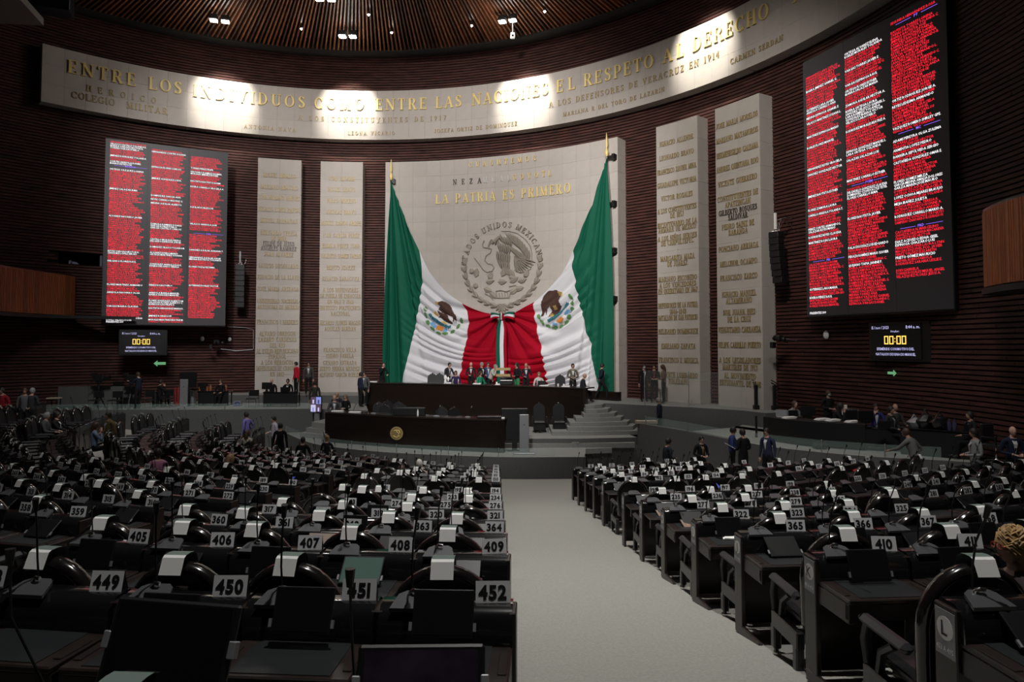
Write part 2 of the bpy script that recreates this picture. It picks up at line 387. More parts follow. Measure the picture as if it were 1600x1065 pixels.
# ------------------------------------------------------------------ floor (fan of the seating) and ceiling
CS = (1.5, 30.0)
FLR = [(40, -.2), (30, 1.75), (26.35, 2.35), (24.76, 2.57), (23.19, 2.84), (21.66, 3.1), (20.1, 3.34), (18.6, 3.56), (17, 3.78), (14.5, 4.05), (13, 4.25), (11.4, 4.47), (9.8, 4.68), (8.3, 4.86), (7.4, 4.9), (0, 4.9)]
_fr = np.array(FLR)[::-1]
def floor_r(r): return EYE-float(np.interp(r, _fr[:, 0], _fr[:, 1]))
def floor_z(x, y):
    if y > CS[1]: return floor_r(math.hypot(max(abs(x-CS[0])-0, 0), 0)) if abs(x-CS[0]) > 7.4 else 0.0
    return floor_r(math.hypot(x-CS[0], y-CS[1]))
def stand_at(px, py, H):
    best = None
    for i in range(400):
        d = 3+i*.08; p = P(px, py, d); e = abs(p.z-H-floor_z(p.x, p.y))
        if best is None or e < best[0]: best = (e, p)
    p = best[1]; return Vector((p.x, p.y, floor_z(p.x, p.y)))
def build_floor():
    rows = []; rr = [40, 34, 30, 28.2]+[r for r, _ in FLR[2:-1]]+[4, .5]
    for r in rr:
        row = []
        for k in range(73):
            a = R_(-92+184*k/72); x = CS[0]+r*math.sin(a); y = CS[1]-r*math.cos(a)
            x = max(-30, min(15.5, x)); row.append((x, y, floor_r(r)))
        rows.append(row)
    m = MB(); m.grid(rows)
    m.add([(-30, 30.5, 0), (15.5, 30.5, 0), (15.5, 40, 0), (-30, 40, 0)], [(0, 1, 2, 3)])
    tag(m.build('floor', carpet, smooth=60), 'light grey carpeted floor sloping down towards the stage', kind='structure')
build_floor()
def build_ceiling():
    m = MB(); n = 96
    ring = [cyl(2*math.pi*k/n, CEIL+.75, RW+.3) for k in range(n)]
    m.add(ring, [tuple(range(n))])
    tag(m.build('ceiling', blackc, smooth=None), 'black ceiling above the wooden slats', kind='structure')
    m = MB(); prof = [(20.7, 0), (20.45, -.12), (20.1, -.02), (20.05, .25), (20.2, .7), (21.6, .75), (21.55, .3), (21.1, .05)]
    rows = [[cyl(2*math.pi*k/n, CEIL+z, r) for k in range(n)] for r, z in prof+[prof[0]]]
    m.grid(rows, wrap=True)
    rim = m.build('ceiling_rim', blackc, smooth=50); tag(rim, 'dark curved rim around the round slatted ceiling', kind='structure')
    sc = thing('slatted_ceiling', 'round ceiling of radiating brown wooden slats above the chamber', 'ceiling', (CW[0], CW[1], CEIL), kind='structure')
    cs = Vector((-4.3, 20.6, CEIL)); me = None; N = 176
    m = MB(); L = 8.4
    m.add([(-.045, 0, 0), (.045, 0, 0), (.045, 0, .3), (-.045, 0, .3), (-.022, -L, .12), (.022, -L, .12), (.022, -L, .42), (-.022, -L, .42)],
          [(0, 1, 2, 3), (7, 6, 5, 4), (0, 4, 5, 1), (1, 5, 6, 2), (2, 6, 7, 3), (3, 7, 4, 0)])
    me = m.mesh('slat', slatm)
    for k in range(N):
        th = R_(lerp(-52, 66, k/(N-1))); e = cyl(th, CEIL+.02, 20.15); d = e-cs
        o = inst('slat', me, None, e, -math.atan2(d.x, d.y)); o.parent = sc; o.location = e-Vector((CW[0], CW[1], CEIL))
build_ceiling()
bright = mat('lamp_glow', (1, .97, .92), emis=40)
def fixtures():
    names = ['floodlight pair in the slats above INDIVIDUOS at the left', 'floodlight block in the slats above the middle of the frieze', 'floodlight block in the slats near the hanging camera', 'floodlight cut by the top edge of the picture']
    for i, (px, py) in enumerate([(343, 33), (543, 57), (793, 33), (508, -1)]):
        c = G(px, py, CEIL-.4); t = thing('floodlight', 'white '+names[i], 'lamp', c, -ang(c)*.6, 'floodlights in the slatted ceiling')
        for s in (-.27, .27):
            m = MB(); m.box(s-.2, s+.2, -.13, .13, .02, .3, c=.02); m.build('lamp_housing', blackc, t)
            m = MB(); m.box(s-.17, s+.17, -.15, .15, -.03, .02, c=.01); m.build('lamp_lens', bright, t)
        pl = bpy.data.lights.new('floodlight_spill', 'POINT'); pl.energy = 60; pl.color = (1, .93, .85); pl.shadow_soft_size = .15
        po = bpy.data.objects.new('floodlight_spill', pl); COL.objects.link(po); po.location = c+Vector((0, -.3, -1.3))
    for i, (px, py, l) in enumerate([(471, 44, 'between the left and middle floodlights'), (612, 50, 'just right of the middle floodlight'), (737, 39, 'left of the right-hand floodlight'), (851, 17, 'farthest to the right'), (576, 22, 'above the middle floodlight')]):
        c = G(px, py, CEIL-.1); m = MB(Matrix.Translation(c)); m.lathe([(.02, -.02), (.07, 0), (.08, .08), (.08, .12)], n=10, mi=1); m.ball((0, 0, -.03), .055, mi=0)
        tag(m.build('downlight', [bright, blackc]), 'small round downlight in the slats, '+l, 'lamp', 'small downlights in the slatted ceiling')
    c = G(801, 45, CEIL-.2); t = thing('ceiling_camera', 'small white camera hanging from the ceiling rim on a short rod', 'camera', c)
    m = MB(); m.tube([(0, 0, .3), (0, 0, -.2)], .035); m.build('rod', white, t)
    m = MB(); m.box(-.12, .12, -.1, .1, -.5, -.2, c=.03); m.build('camera_body', white, t)
    m = MB(); m.tube([(0, -.1, -.4), (0, -.17, -.43)], .05); m.build('lens', gloss, t)
fixtures()

# ------------------------------------------------------------------ stone masonry: frieze, slabs
def wallfn(px, py, rad, scale=1.0, z=None):
    p = Wl(px, py, rad); t0 = ang(p); z0 = p.z if z is None else z
    return lambda x, y, o: cyl(t0+x/rad, z0+y, rad-o)
def masonry(root, th0, th1, z0, z1, rad, thick, bw, bh):
    nx = max(1, round((th1-th0)*rad/bw)); nz = max(1, round((z1-z0)/bh)); dth = (th1-th0)/nx; dz = (z1-z0)/nz
    hw = dth*rad/2-.0012; m = MB()
    m.box(-hw, hw, 0, thick-.02, .0012, dz-.0012, c=.004); me = m.mesh('stone_block', stone)
    base = root.location
    for i in range(nx):
        th = th0+dth*(i+.5)
        for j in range(nz):
            p = cyl(th, z0+j*dz, rad+rng.random()*.004); inst('stone_block', me, root, p-base, -th)
    return dth, dz
def root_at(name, label, cat, th, z, rad, **k): return thing(name, label, cat, cyl(th, z, rad), 0, **k)
def word(root, text, th0, z, h, rad, m, w=None, depth=.05, sx=.95, tr=.12, letters=True, name='letter', center=False):
    """serif word starting at angle th0 (or centred), baseline z, arc width w"""
    k = 1
    nat = sum((.45*h*sx if c == ' ' else SG[c][0]*h*sx) for c in text)
    gaps = max(1, len(text)-1)
    if w is None: t = tr*h; w = nat+gaps*t
    else:
        t = (w-nat)/gaps
        if t < .03*h: k = w/(nat+.05*h*gaps); t = .05*h*k
    x = -w/2 if center else 0; mb = MB(); fn = lambda a, b, o: cyl(th0+a/rad, z+b, rad-.004-o)
    for c in text:
        if c == ' ': x += .45*h*sx*k+t; continue
        if letters:
            mb = MB(); serif_letter(mb, c, x, h, fn, depth, sx*k); o = mb.build(name, m, None, smooth=None)
            o.parent = root; o.location = -root.location
        else: serif_letter(mb, c, x, h, fn, depth, sx*k)
        x += SG[c][0]*h*sx*k+t
    if not letters:
        o = mb.build(name, m, None, smooth=None); o.parent = root; o.location = -root.location

def frieze():
    t0 = ang(Wl(65, 120, RF)); t1 = R_(88)
    r = root_at('stone_frieze', 'long curved pale stone frieze with gold lettering high on the brick wall', 'frieze', (t0+t1)/2, FR0, RF, kind='structure')
    masonry(r, t0, t1, FR0, FR1, RF, RW-RF+.1, .92, .95)
    A = lambda x, y: ang(Wl(x, y, RF))
    ya = lambda x: float(np.interp(x, [65, 300, 500, 600, 800, 1000, 1200], [120, 155, 174, 178, 160, 115, 48]))
    zb = lambda frac: FR1-frac*(FR1-FR0)
    for wd, a, b in [('ENTRE', 105, 212), ('LOS', 232, 284), ('INDIVIDUOS', 302, 477), ('COMO', 491, 569), ('ENTRE', 587, 667), ('LAS', 681, 722), ('NACIONES', 738, 857), ('EL', 870, 899), ('RESPETO', 913, 1022), ('AL', 1037, 1069), ('DERECHO', 1083, 1203)]:
        ta, tb = A(a, ya(a)), A(b, ya(b)); word(r, wd, ta, zb(.29)-.33, .66, RF, gold, (tb-ta)*RF, .07)
    tb = A(1203, 48)
    word(r, 'AJENO', tb+.06, zb(.29)-.33, .66, RF, gold, None, .07)
    for wd, a, b, fr, h in [('HEROICO', 135, 244, .60, .30), ('COLEGIO', 112, 180, .77, .34), ('MILITAR', 198, 262, .77, .34), ('A LOS CONSTITUYENTES DE 1917', 466, 697, .60, .27), ('ANTONIA NAVA', 382, 462, .86, .21),
                            ('LEONA VICARIO', 544, 617, .87, .2), ('JOSEFA ORTIZ DE DOMINGUEZ', 679, 808, .86, .22), ('A LOS DEFENSORES DE VERACRUZ EN 1914', 858, 1124, .6, .3), ('MARIANA R DEL TORO DE LAZARIN', 880, 1038, .84, .22), ('CARMEN SERDAN', 1141, 1224, .8, .24)]:
        ta, tb = A(a, ya(a)+10), A(b, ya(b)+10); word(r, wd, ta, zb(fr)-h/2, h, RF, dgold, (tb-ta)*RF, .03, letters=False, name='inscription')
frieze()
ST = 2.3
SLAB_TOP = EYE+10.45
def slabs():
    A = lambda x, y: ang(Wl(x, y, RS))
    t0, t1 = A(601, 430), A(966, 420)
    r = root_at('seal_slab', 'wide curved pale stone slab behind the flags carrying the carved round seal', 'wall panel', (t0+t1)/2, ST, RS, kind='structure')
    masonry(r, t0, t1, ST, SLAB_TOP, RS, RW-RS+.1, .82, .87)
    for wd, a, b, y, h, mm in [('CUAUHTEMOC', 733, 838, 253, .29, gold), ('NEZA', 708, 752, 282, .3, bronze), ('HUAL', 756, 798, 278, .3, steel), ('COYOTL', 802, 862, 273, .3, gold), ('LA PATRIA ES PRIMERO', 681, 892, 306, .52, gold)]:
        ta, tb = A(a, y), A(b, y); z = Wl(785, {253: 253, 282: 279, 278: 279, 273: 279, 306: 305}[y], RS).z-h/2
        word(r, wd, ta, z, h, RS, mm, (tb-ta)*RS, .05, sx=.85)
    seal(r, A(785, 415), Wl(785, 415, RS).z, 2.42)
    P1 = [(120, 'MIGUEL HIDALGO'), (170, 'MARIANO ABASOLO'), (215, 'JOSE MARIANO JIMENEZ'), (265, 'IGNACIO LOPEZ RAYON'), (313, 'MIGUEL BARRAGAN'), (365, 'SERVANDO TERESA'), (388, 'DE MIER'), (410, '!FELIPE DE JESUS'), (431, '!ANGELES RAMIREZ'), (456, 'JUAN ALVAREZ'), (505, 'SANTOS DEGOLLADO'), (553, 'IGNACIO DE LA LLAVE'), (603, 'JOSE MARIA ARTEAGA'), (655, 'UNIVERSIDAD NACIONAL'), (680, 'AUTONOMA DE MEXICO'), (744, 'FRANCISCO I MADERO'), (793, 'ALVARO OBREGON'), (818, 'LAZARO CARDENAS'), (843, 'DEL RIO'), (868, 'AL EXILIO REPUBLICANO'), (891, 'ESPAÑOL'), (916, 'A LOS HEROICOS'), (941, 'DEFENSORES DE CUAUTLA'), (966, 'EN 1812')]
    P2 = [(133, 'JUAN ALDAMA'), (180, 'MIGUEL BRAVO'), (228, 'PEDRO MORENO'), (276, 'NICOLAS BRAVO'), (323, 'MIGUEL RAMOS ARIZPE'), (375, 'JOSE GARCIA PEREZ'), (420, 'ERMILA PEREZ JUAN'), (463, 'VALENTIN GOMEZ FARIAS'), (512, 'BENITO JUAREZ'), (560, 'IGNACIO ZARAGOZA'), (608, 'A LOS DEFENSORES'), (633, 'DE PUEBLA DE ZARAGOZA'), (658, 'EN 1862 Y 1863'), (684, 'INSTITUTO POLITECNICO'), (708, 'NACIONAL'), (748, 'RICARDO FLORES MAGON'), (773, 'AQUILES SERDAN'), (863, 'FRANCISCO VILLA'), (888, 'ISIDRO FABELA'), (918, 'GENARO ESTRADA'), (943, 'JUSTO SIERRA MENDEZ'), (968, 'ALFONSO GARCIA ROBLES')]
    P3 = [(185, 'IGNACIO ALLENDE'), (232, 'LEONARDO BRAVO'), (278, 'FRANCISCO XAVIER MINA'), (322, 'GUADALUPE VICTORIA'), (367, 'VICTOR ROSALES'), (408, 'A LOS CONSTITUYENTES'), (427, 'DE 1857'), (455, 'BICENTENARIO DE LA'), (472, 'ARMADA DE MEXICO'), (500, 'A LOS NIÑOS HEROES'), (516, 'DE CHAPULTEPEC'), (567, 'MARGARITA MAZA'), (586, 'DE JUAREZ'), (635, 'MARIANO ESCOBEDO'), (655, 'A LOS VENCEDORES'), (675, 'EN QUERETARO EN 1867'), (722, '#DEFENSORES DE LA PATRIA'), (743, '#1846-1848'), (763, '#BATALLON DE SAN PATRICIO'), (808, 'BELISARIO DOMINGUEZ'), (856, 'EMILIANO ZAPATA'), (902, 'FRANCISCO J. MUGICA'), (950, 'VICENTE LOMBARDO'), (971, 'TOLEDANO')]
    P4 = [(118, 'JOSE MARIA MORELOS'), (168, 'MARIANO MATAMOROS'), (218, 'HERMENEGILDO GALEANA'), (265, 'ANDRES QUINTANA ROO'), (315, 'VICENTE GUERRERO'), (365, '#CONSTITUYENTES DE'), (388, '#APATZINGAN'), (412, '!GILBERTO BOSQUES'), (432, '!SALDIVAR'), (460, 'PEDRO SAINZ DE'), (482, 'BARANDA'), (533, 'PONCIANO ARRIAGA'), (583, 'MELCHOR OCAMPO'), (630, 'FRANCISCO ZARCO'), (685, '#IGNACIO MANUEL'), (707, '#ALTAMIRANO'), (745, '#SOR JUANA INES'), (768, '#DE LA CRUZ'), (802, 'VENUSTIANO CARRANZA'), (852, 'FELIPE CARRILLO PUERTO'), (902, '#A LOS LEGISLADORES'), (925, '#MARTIRES DE 1913'), (953, '#AL MOVIMIENTO'), (977, '#ESTUDIANTIL DE 1968')]
    for x0, x1, ym, L, sc, y0, lab in [(400.5, 469, 430, P1, 2.73, 230, 'leftmost of the four stone pillars of names, nearest the left voting board'), (499, 565.5, 430, P2, 2.73, 230, 'stone pillar of names just left of the flags, with a blank repaired patch low down'),
                                   (1026.5, 1091.5, 400, P3, 2.088, 130, 'stone pillar of names just right of the flags'), (1119.5, 1189.5, 400, P4, 2.088, 130, 'rightmost and tallest-looking stone pillar of names, beside the right voting board')]:
        a, b = A(x0, ym), A(x1, ym); wdt = (b-a)*RS; mid = (a+b)/2
        r = root_at('name_pillar', lab, 'pillar', mid, ST, RS, group='stone pillars of names', kind='structure')
        masonry(r, a, b, ST, SLAB_TOP, RS, RW-RS+.1, 1.2, 1.02)
        for yy, t in L:
            mm = dgold
            if t[0] == '!': mm = bronze; t = t[1:]
            elif t[0] == '#': mm = gold if False else dgold; t = t[1:]
            z = Wl((x0+x1)/2, y0+yy/sc, RS).z-.13
            h = .235; nat = sum((.45*h*.66 if c == ' ' else SG[c][0]*h*.66+.08*h) for c in t)
            word(r, t, mid, z, h, RS, mm, min(nat, wdt*.94), .03, sx=.66, letters=False, name='inscription', center=True)
def seal(root, th0, zc, S):
    fn = lambda x, y, o: cyl(th0+x*S/RS, zc+y*S, RS-o)
    def put(mb, name): 
        o = mb.build(name, relief_m, None, smooth=35); o.parent = root; o.location = -root.location; return o
    # ring lettering
    txt = 'ESTADOS UNIDOS MEXICANOS'; a0, a1 = 186, -6
    tot = sum(.5 if c == ' ' else SG[c][0]+.16 for c in txt); x = 0
    for c in txt:
        wd = .5 if c == ' ' else SG[c][0]+.16
        if c != ' ':
            a = R_(lerp(a0, a1, (x+wd/2)/tot)); h = .125; m = MB()
            def f2(u, v, o, a=a):
                u -= SG[c][0]*h*.5; rr = .87+v; return fn(rr*math.cos(a)+u*math.sin(a), rr*math.sin(a)-u*math.cos(a), o)
            serif_letter(m, c, 0, h, f2, .09); put(m, 'seal_letter')
        x += wd
    def leaf(mb, x, y, a, L, W, o=.15):
        L *= 1.08; W *= 1.15
        a = R_(a); ca, sa = math.cos(a), math.sin(a)
        q = lambda u, v: (x+u*ca-v*sa, y+u*sa+v*ca)
        ps = [q(0, 0), q(L*.3, W), q(L*.7, W*.8), q(L, 0), q(L*.7, -W*.8), q(L*.3, -W)]
        vs = [fn(*p, 0) for p in ps]+[fn(*p, o*.55) for p in ps]+[fn(*q(L*.2, 0), o), fn(*q(L*.75, 0), o)]
        fs = [(i, (i+1) % 6, 6+(i+1) % 6, 6+i) for i in range(6)]+[(6, 7, 12), (7, 8, 13, 12), (8, 9, 13), (9, 10, 13), (10, 11, 12, 13), (11, 6, 12)]
        mb.add(vs, fs)
    def line(mb, pts, r=.02): mb.tube([fn(px, py, .05) for px, py in pts], r*S*.8, 6)
    C = lambda zx, zy: ((zx-530)/408, -(zy-530)/440)
    m = MB()                                          # wreath
    for s in (-1, 1):
        for k in range(9):
            a = R_(-90+s*(8+k*10.6)); x, y = .93*math.cos(a), .93*math.sin(a); d = math.degrees(a)+s*90
            leaf(m, x, y, d+22*s, .17, .035); leaf(m, x*.97, y*.97, d-24*s, .15, .032)
        line(m, [(.93*math.cos(R_(-90+s*q)), .93*math.sin(R_(-90+s*q))) for q in range(0, 96, 8)], .012)
    for k in range(-3, 4): leaf(m, 0, -.86, -90+k*22, .2, .03)
    put(m, 'seal_wreath')
    m = MB()                                          # eagle: body, wings, tail
    for row, (rx, ry, n, L, a0, a1) in enumerate([(500, 230, 6, .18, -60, -95), (490, 300, 6, .2, -75, -100), (480, 380, 6, .25, -85, -95), (495, 470, 5, .2, -70, -85)]):
        for k in range(n): x, y = C(rx+k*24, ry+k*6); leaf(m, x, y, lerp(a0, a1, k/n), L, .024)
    for k in range(11):
        x, y = C(560+k*24, 205+k*k*1.9); leaf(m, x, y, -48-k*4.5, .42-.012*k, .022)
    for k in range(10):
        x, y = C(600+k*18, 330+k*12); leaf(m, x, y, -60-k*3, .2, .02)
    for k in range(9): leaf(m, *C(650, 440), -18-k*8, .50-.02*k, .022)
    for k in range(7): x, y = C(540+k*12, 520+k*8); leaf(m, x, y, -85+k*4, .2, .03)
    line(m, [C(520, 185), C(600, 190), C(680, 215), C(760, 280), C(810, 350), C(825, 430), C(820, 560)], .014)
    line(m, [C(650, 575), C(700, 605), C(760, 600), C(815, 575)], .014)
    put(m, 'seal_eagle')
    m = MB(); line(m, [C(450, 290), C(490, 250), C(520, 230)], .05); line(m, [C(470, 270), C(430, 290), C(405, 305), C(395, 330)], .03)
    for k in range(4): leaf(m, *C(430+k*20, 260+k*4), -120+k*12, .12, .02)
    put(m, 'seal_eagle_head')
    m = MB(); line(m, [C(350, 270), C(335, 310), C(345, 340), C(390, 345), C(425, 360), C(415, 395), C(370, 425), C(358, 470), C(390, 505), C(430, 512), C(450, 550), C(430, 580), C(380, 590), C(340, 560), C(300, 500), C(255, 440)], .017)
    put(m, 'seal_serpent')
    m = MB()
    for x, y, L, a in [(300, 640, .2, 80), (270, 600, .12, 110), (400, 690, .2, 10), (430, 660, .16, 60), (520, 690, .2, 0), (560, 640, .2, 70), (630, 640, .2, -20), (640, 700, .22, 30), (720, 690, .2, 10), (780, 650, .16, 50), (300, 750, .12, 90), (380, 750, .2, -20), (440, 790, .2, -40), (690, 770, .2, 10), (640, 810, .2, 30)]:
        x, y = C(x, y); leaf(m, x-.08, y, a, L, .055)
    put(m, 'seal_cactus')
    m = MB(); line(m, [C(470, 780), C(480, 850), C(600, 850), C(620, 775), C(570, 790), C(520, 775), C(470, 780)], .016)
    for k in range(4): line(m, [C(500+k*28, 800), C(506+k*28, 840)], .014)
    line(m, [C(360, 800), C(410, 830), C(440, 870)], .016); line(m, [C(600, 740), C(660, 730), C(700, 760)], .016)
    put(m, 'seal_rock')
slabs()
# ------------------------------------------------------------------ draped flags
RFL = RS-.42
def pl(pts, t):
    n = len(pts)-1; x = t*n; i = min(int(x), n-1); f = x-i
    a = pts[max(i-1, 0)]; b = pts[i]; c = pts[i+1]; d = pts[min(i+2, n)]
    return tuple(.5*((2*b[k])+(c[k]-a[k])*f+(2*a[k]-5*b[k]+4*c[k]-d[k])*f*f+(3*b[k]-a[k]-3*c[k]+d[k])*f**3) for k in (0, 1))
class Flag:
    def __init__(s, B, T, tip, K, seed): s.B, s.T, s.tip, s.K, s.seed = B, T, tip, K, seed
    def px(s, st, a, b):
        L, R, T = s.B[st], s.B[st+1], s.T[st]; l, r, t = pl(L, b), pl(R, b), pl(T, a)
        l0, r0 = L[0], R[0]
        return tuple((1-a)*l[k]+a*r[k]+(1-b)*(t[k]-((1-a)*l0[k]+a*r0[k])) for k in (0, 1))
    def disp(s, x, y):
        dT = math.hypot(x-s.tip[0], y-s.tip[1]); dK = math.hypot(x-s.K[0], y-s.K[1]); e = dT+dK; sg = s.seed
        g = math.atan2(x-s.tip[0], y-s.tip[1])
        p1 = 2*math.pi*(e/19.0+.55*math.sin(e/31+sg)+.25*math.sin(e/11+2*sg)+.004*dT)
        p2 = g*85+1.8*math.sin(g*27+sg)
        w1 = 1/(1+math.exp(-(abs(x-s.tip[0])-38)/9)) if abs(y-s.tip[1]) > 90 else 0
        w3 = 1/(1+math.exp((dK-78)/12)); p3 = math.atan2(y-s.K[1]+4, x-s.K[0])*17+.8*math.sin(dK/22+sg)
        amp = .035+.11*min(1, dT/230)*min(1, .25+dK/150)
        f = lambda p: (math.sin(p)+.28*math.sin(2*p+.7))
        return amp*((w1*f(p1)+(1-w1)*f(p2)*1.15)*(1-w3)+w3*f(p3))-.02*math.sin(e/50)
    def at(s, x, y, off=0):
        p = Wl(x, y, RFL); d = s.disp(x, y)+off; v = Vector((CW[0]-p.x, CW[1]-p.y, 0)).normalized(); return p+v*d
    def panel(s, st, na, nb):
        rows = []
        for j in range(nb+1):
            rows.append([s.at(*s.px(st, i/na, j/nb)) for i in range(na+1)])
        m = MB(); m.grid(rows); return m
def poly_disk(fl, poly, off):
    """triangulated patch lying on the cloth"""
    from mathutils.geometry import tessellate_polygon
    # refine the outline, then fan on a fine grid inside
    xs = [p[0] for p in poly]; ys = [p[1] for p in poly]; vs = []; fs = []; st = 1.0; idx = {}
    def inside(x, y):
        c = False; n = len(poly); j = n-1
        for i in range(n):
            if (poly[i][1] > y) != (poly[j][1] > y) and x < (poly[j][0]-poly[i][0])*(y-poly[i][1])/(poly[j][1]-poly[i][1])+poly[i][0]: c = not c
            j = i
        return c
    m = MB()
    x = min(xs)
    while x < max(xs):
        y = min(ys)
        while y < max(ys):
            if inside(x+st/2, y+st/2): m.add([fl.at(x, y, off), fl.at(x, y+st, off), fl.at(x+st, y+st, off), fl.at(x+st, y, off)], [(0, 1, 2, 3)])
            y += st
        x += st
    return m
def ell(cx, cy, a, b, rot, n=10):
    r = R_(rot); return [(cx+a*math.cos(t)*math.cos(r)-b*math.sin(t)*math.sin(r), cy+a*math.cos(t)*math.sin(r)+b*math.sin(t)*math.cos(r)) for t in [2*math.pi*k/n for k in range(n)]]
brown = mat('emblem_brown', (.06, .025, .018), .8); yel = mat('emblem_yellow', (.62, .42, .12), .8); teal = mat('emblem_teal', (.03, .16, .20), .8)
orng = mat('emblem_orange', (.60, .22, .03), .8); lgreen = mat('emblem_green', (.10, .24, .07), .8); lblue = mat('emblem_blue', (.16, .36, .62), .8)
def thick(poly, w):
    out = []
    for (x0, y0), (x1, y1) in zip(poly[:-1], poly[1:]):
        d = math.hypot(x1-x0, y1-y0); nx, ny = -(y1-y0)/d*w/2, (x1-x0)/d*w/2
        out.append([(x0+nx, y0+ny), (x0-nx, y0-ny), (x1-nx, y1-ny), (x1+nx, y1+ny)])
    return out
def flags():
    L = Flag([[(611, 284), (606, 370), (602, 450), (599, 530), (598, 600)], [(655, 392), (660, 425), (655, 475), (642, 540), (628, 600)], [(723, 474), (732, 495), (730, 525), (723, 560), (717, 600)], [(777, 492), (776, 520), (776, 560), (775, 600)]],
             [[(611, 284), (625, 322), (640, 360), (655, 392)], [(655, 392), (672, 425), (697, 455), (723, 474)], [(723, 474), (742, 483), (760, 489), (777, 492)]], (611, 262), (783, 494), .6)
    Rr = Flag([[(948, 247), (953, 330), (957, 430), (959, 540), (960, 617)], [(895, 392), (896, 425), (909, 490), (925, 550), (935, 617)], [(834, 471), (835, 492), (842, 530), (849, 565), (855, 600)], [(789, 492), (790, 520), (790, 560), (790, 600)]],
              [[(948, 247), (934, 292), (915, 345), (895, 392)], [(895, 392), (878, 423), (860, 448), (834, 471)], [(834, 471), (818, 481), (804, 488), (789, 492)]], (948, 232), (785, 494), 2.1)
    k13 = lambda q: (640+q[0]/13.317, 440+q[1]/13.317); k3 = lambda q: (480+q[0]/3.077, 400+q[1]/3.077)
    E1 = [('eagle', brown, [[(590, 430), (650, 400), (720, 410), (830, 480), (900, 600), (985, 720), (990, 780), (965, 870), (950, 770), (920, 850), (905, 730), (870, 720), (800, 690), (770, 665), (830, 770), (910, 870), (860, 880), (760, 840), (690, 790), (650, 750), (590, 745), (640, 700), (600, 640), (590, 570), (640, 510), (590, 470)]]),
          ('eagle_head', yel, [[(530, 430), (580, 410), (610, 450), (600, 490), (550, 470)], [(490, 650), (560, 610), (610, 690), (560, 720)], [(660, 830), (720, 820), (780, 880), (720, 890)]]),
          ('cactus', teal, thick([(430, 660), (470, 740), (560, 800), (650, 870), (740, 900), (790, 950), (860, 930)], 62)),
          ('rock', orng, [[(560, 900), (700, 950), (690, 1035), (560, 985)]]), ('water', lblue, thick([(450, 840), (500, 900), (550, 950)], 70)+thick([(700, 1000), (780, 1010)], 60)),
          ('laurel_wreath', lgreen, [ell(x, y, 62, 32, r) for x, y, r in [(335, 570, 70), (340, 700, 80), (390, 850, 60), (490, 980, 40), (610, 1070, 20), (750, 1075, 0), (900, 1040, -30), (1010, 930, -60), (1085, 810, -80)]])]
    E2 = [('eagle', brown, [[(1128, 290), (1127, 240), (1135, 195), (1160, 168), (1200, 163), (1222, 175), (1212, 205), (1222, 240), (1205, 275), (1160, 292), (1178, 262), (1168, 240), (1155, 252), (1150, 285), (1143, 262), (1137, 288)]]),
          ('eagle_head', yel, [[(1205, 168), (1225, 172), (1222, 192), (1208, 188)], [(1185, 240), (1200, 235), (1205, 255), (1190, 262)], [(1165, 280), (1180, 275), (1190, 290), (1172, 292)]]),
          ('cactus', teal, thick([(1160, 312), (1190, 295), (1215, 275), (1235, 250), (1252, 225)], 15)),
          ('rock', orng, [[(1195, 312), (1220, 292), (1238, 300), (1225, 322)]]), ('water', lblue, thick([(1180, 325), (1205, 328)], 12)+thick([(1240, 280), (1258, 258)], 13)),
          ('laurel_wreath', lgreen, [ell(x, y, 14, 7.5, r) for x, y, r in [(1117, 290, 60), (1132, 318, 50), (1160, 336, 20), (1190, 344, 0), (1220, 338, -25), (1245, 320, -40), (1262, 292, -60), (1272, 258, -80), (1278, 222, 85), (1268, 195, 70)]])]
    for fl, em, kk, nm in [(L, E1, k13, 'left half of the draped tricolour flag, hanging from the left pole'), (Rr, E2, k3, 'right half of the draped tricolour flag, hanging from the right pole')]:
        base = fl.at(*fl.K, -.1); t = thing('tricolour_flag', nm+' to the central bow', 'flag', base, group='tricolour flags behind the rostrum')
        for st, (n, mm) in enumerate([('green_stripe', green), ('white_stripe', whitec), ('red_stripe', red)]):
            o = fl.panel(st, 70 if st != 1 else 110, 150).build(n, mm, None, smooth=180); o.parent = t; o.location = -base
            so = o.modifiers.new('s', 'SOLIDIFY'); so.thickness = .02
        for n, mm, polys in em:
            for q in polys:
                o = poly_disk(fl, [kk(v) for v in q], .05).build('emblem_leaf' if 'laurel' in n else 'emblem_'+n, mm, None, smooth=180); o.parent = t; o.location = -base
    # poles with finials and brackets
    for x, y0, y1, lab in [(611, 283, 600, 'left flagpole with a gold spear finial, at the edge of the stone slab'), (948, 246, 620, 'right flagpole with a gold spear finial, held by four black brackets')]:
        a = Wl(x, y0, RS-.25); t = thing('flagpole', lab, 'flagpole', a, -ang(a), 'flagpoles of the draped flags')
        zb = Wl(x, y1, RS-.3).z-a.z
        m = MB(); m.tube([(0, 0, zb), (0, 0, .1)], .04); m.build('pole', wood, t)
        m = MB(); m.lathe([(.05, .05), (.09, .12), (.1, .3), (.05, .42), (.03, .5), (.07, .62), (.05, .9), (.015, 1.25)], n=10); m.build('finial', gold, t)
        for q in (0, -2.35, -4.7, -7.1):
            if x < 700 and q < 0: continue
            m = MB(); m.box(0, .42 if x > 700 else .2, .0, .12, q-.08, q+.08, c=.02); m.box(.3 if x > 700 else .1, .44 if x > 700 else .22, -.06, .3, q-.13, q+.13); m.build('bracket', plast, t)
    # bow
    b = Wl(785, 495, RFL-.28); t = thing('tricolour_bow', 'green, white and red ribbon bow tied where the two flags meet', 'bow', b, -ang(b))
    cols = [green, whitec, red]
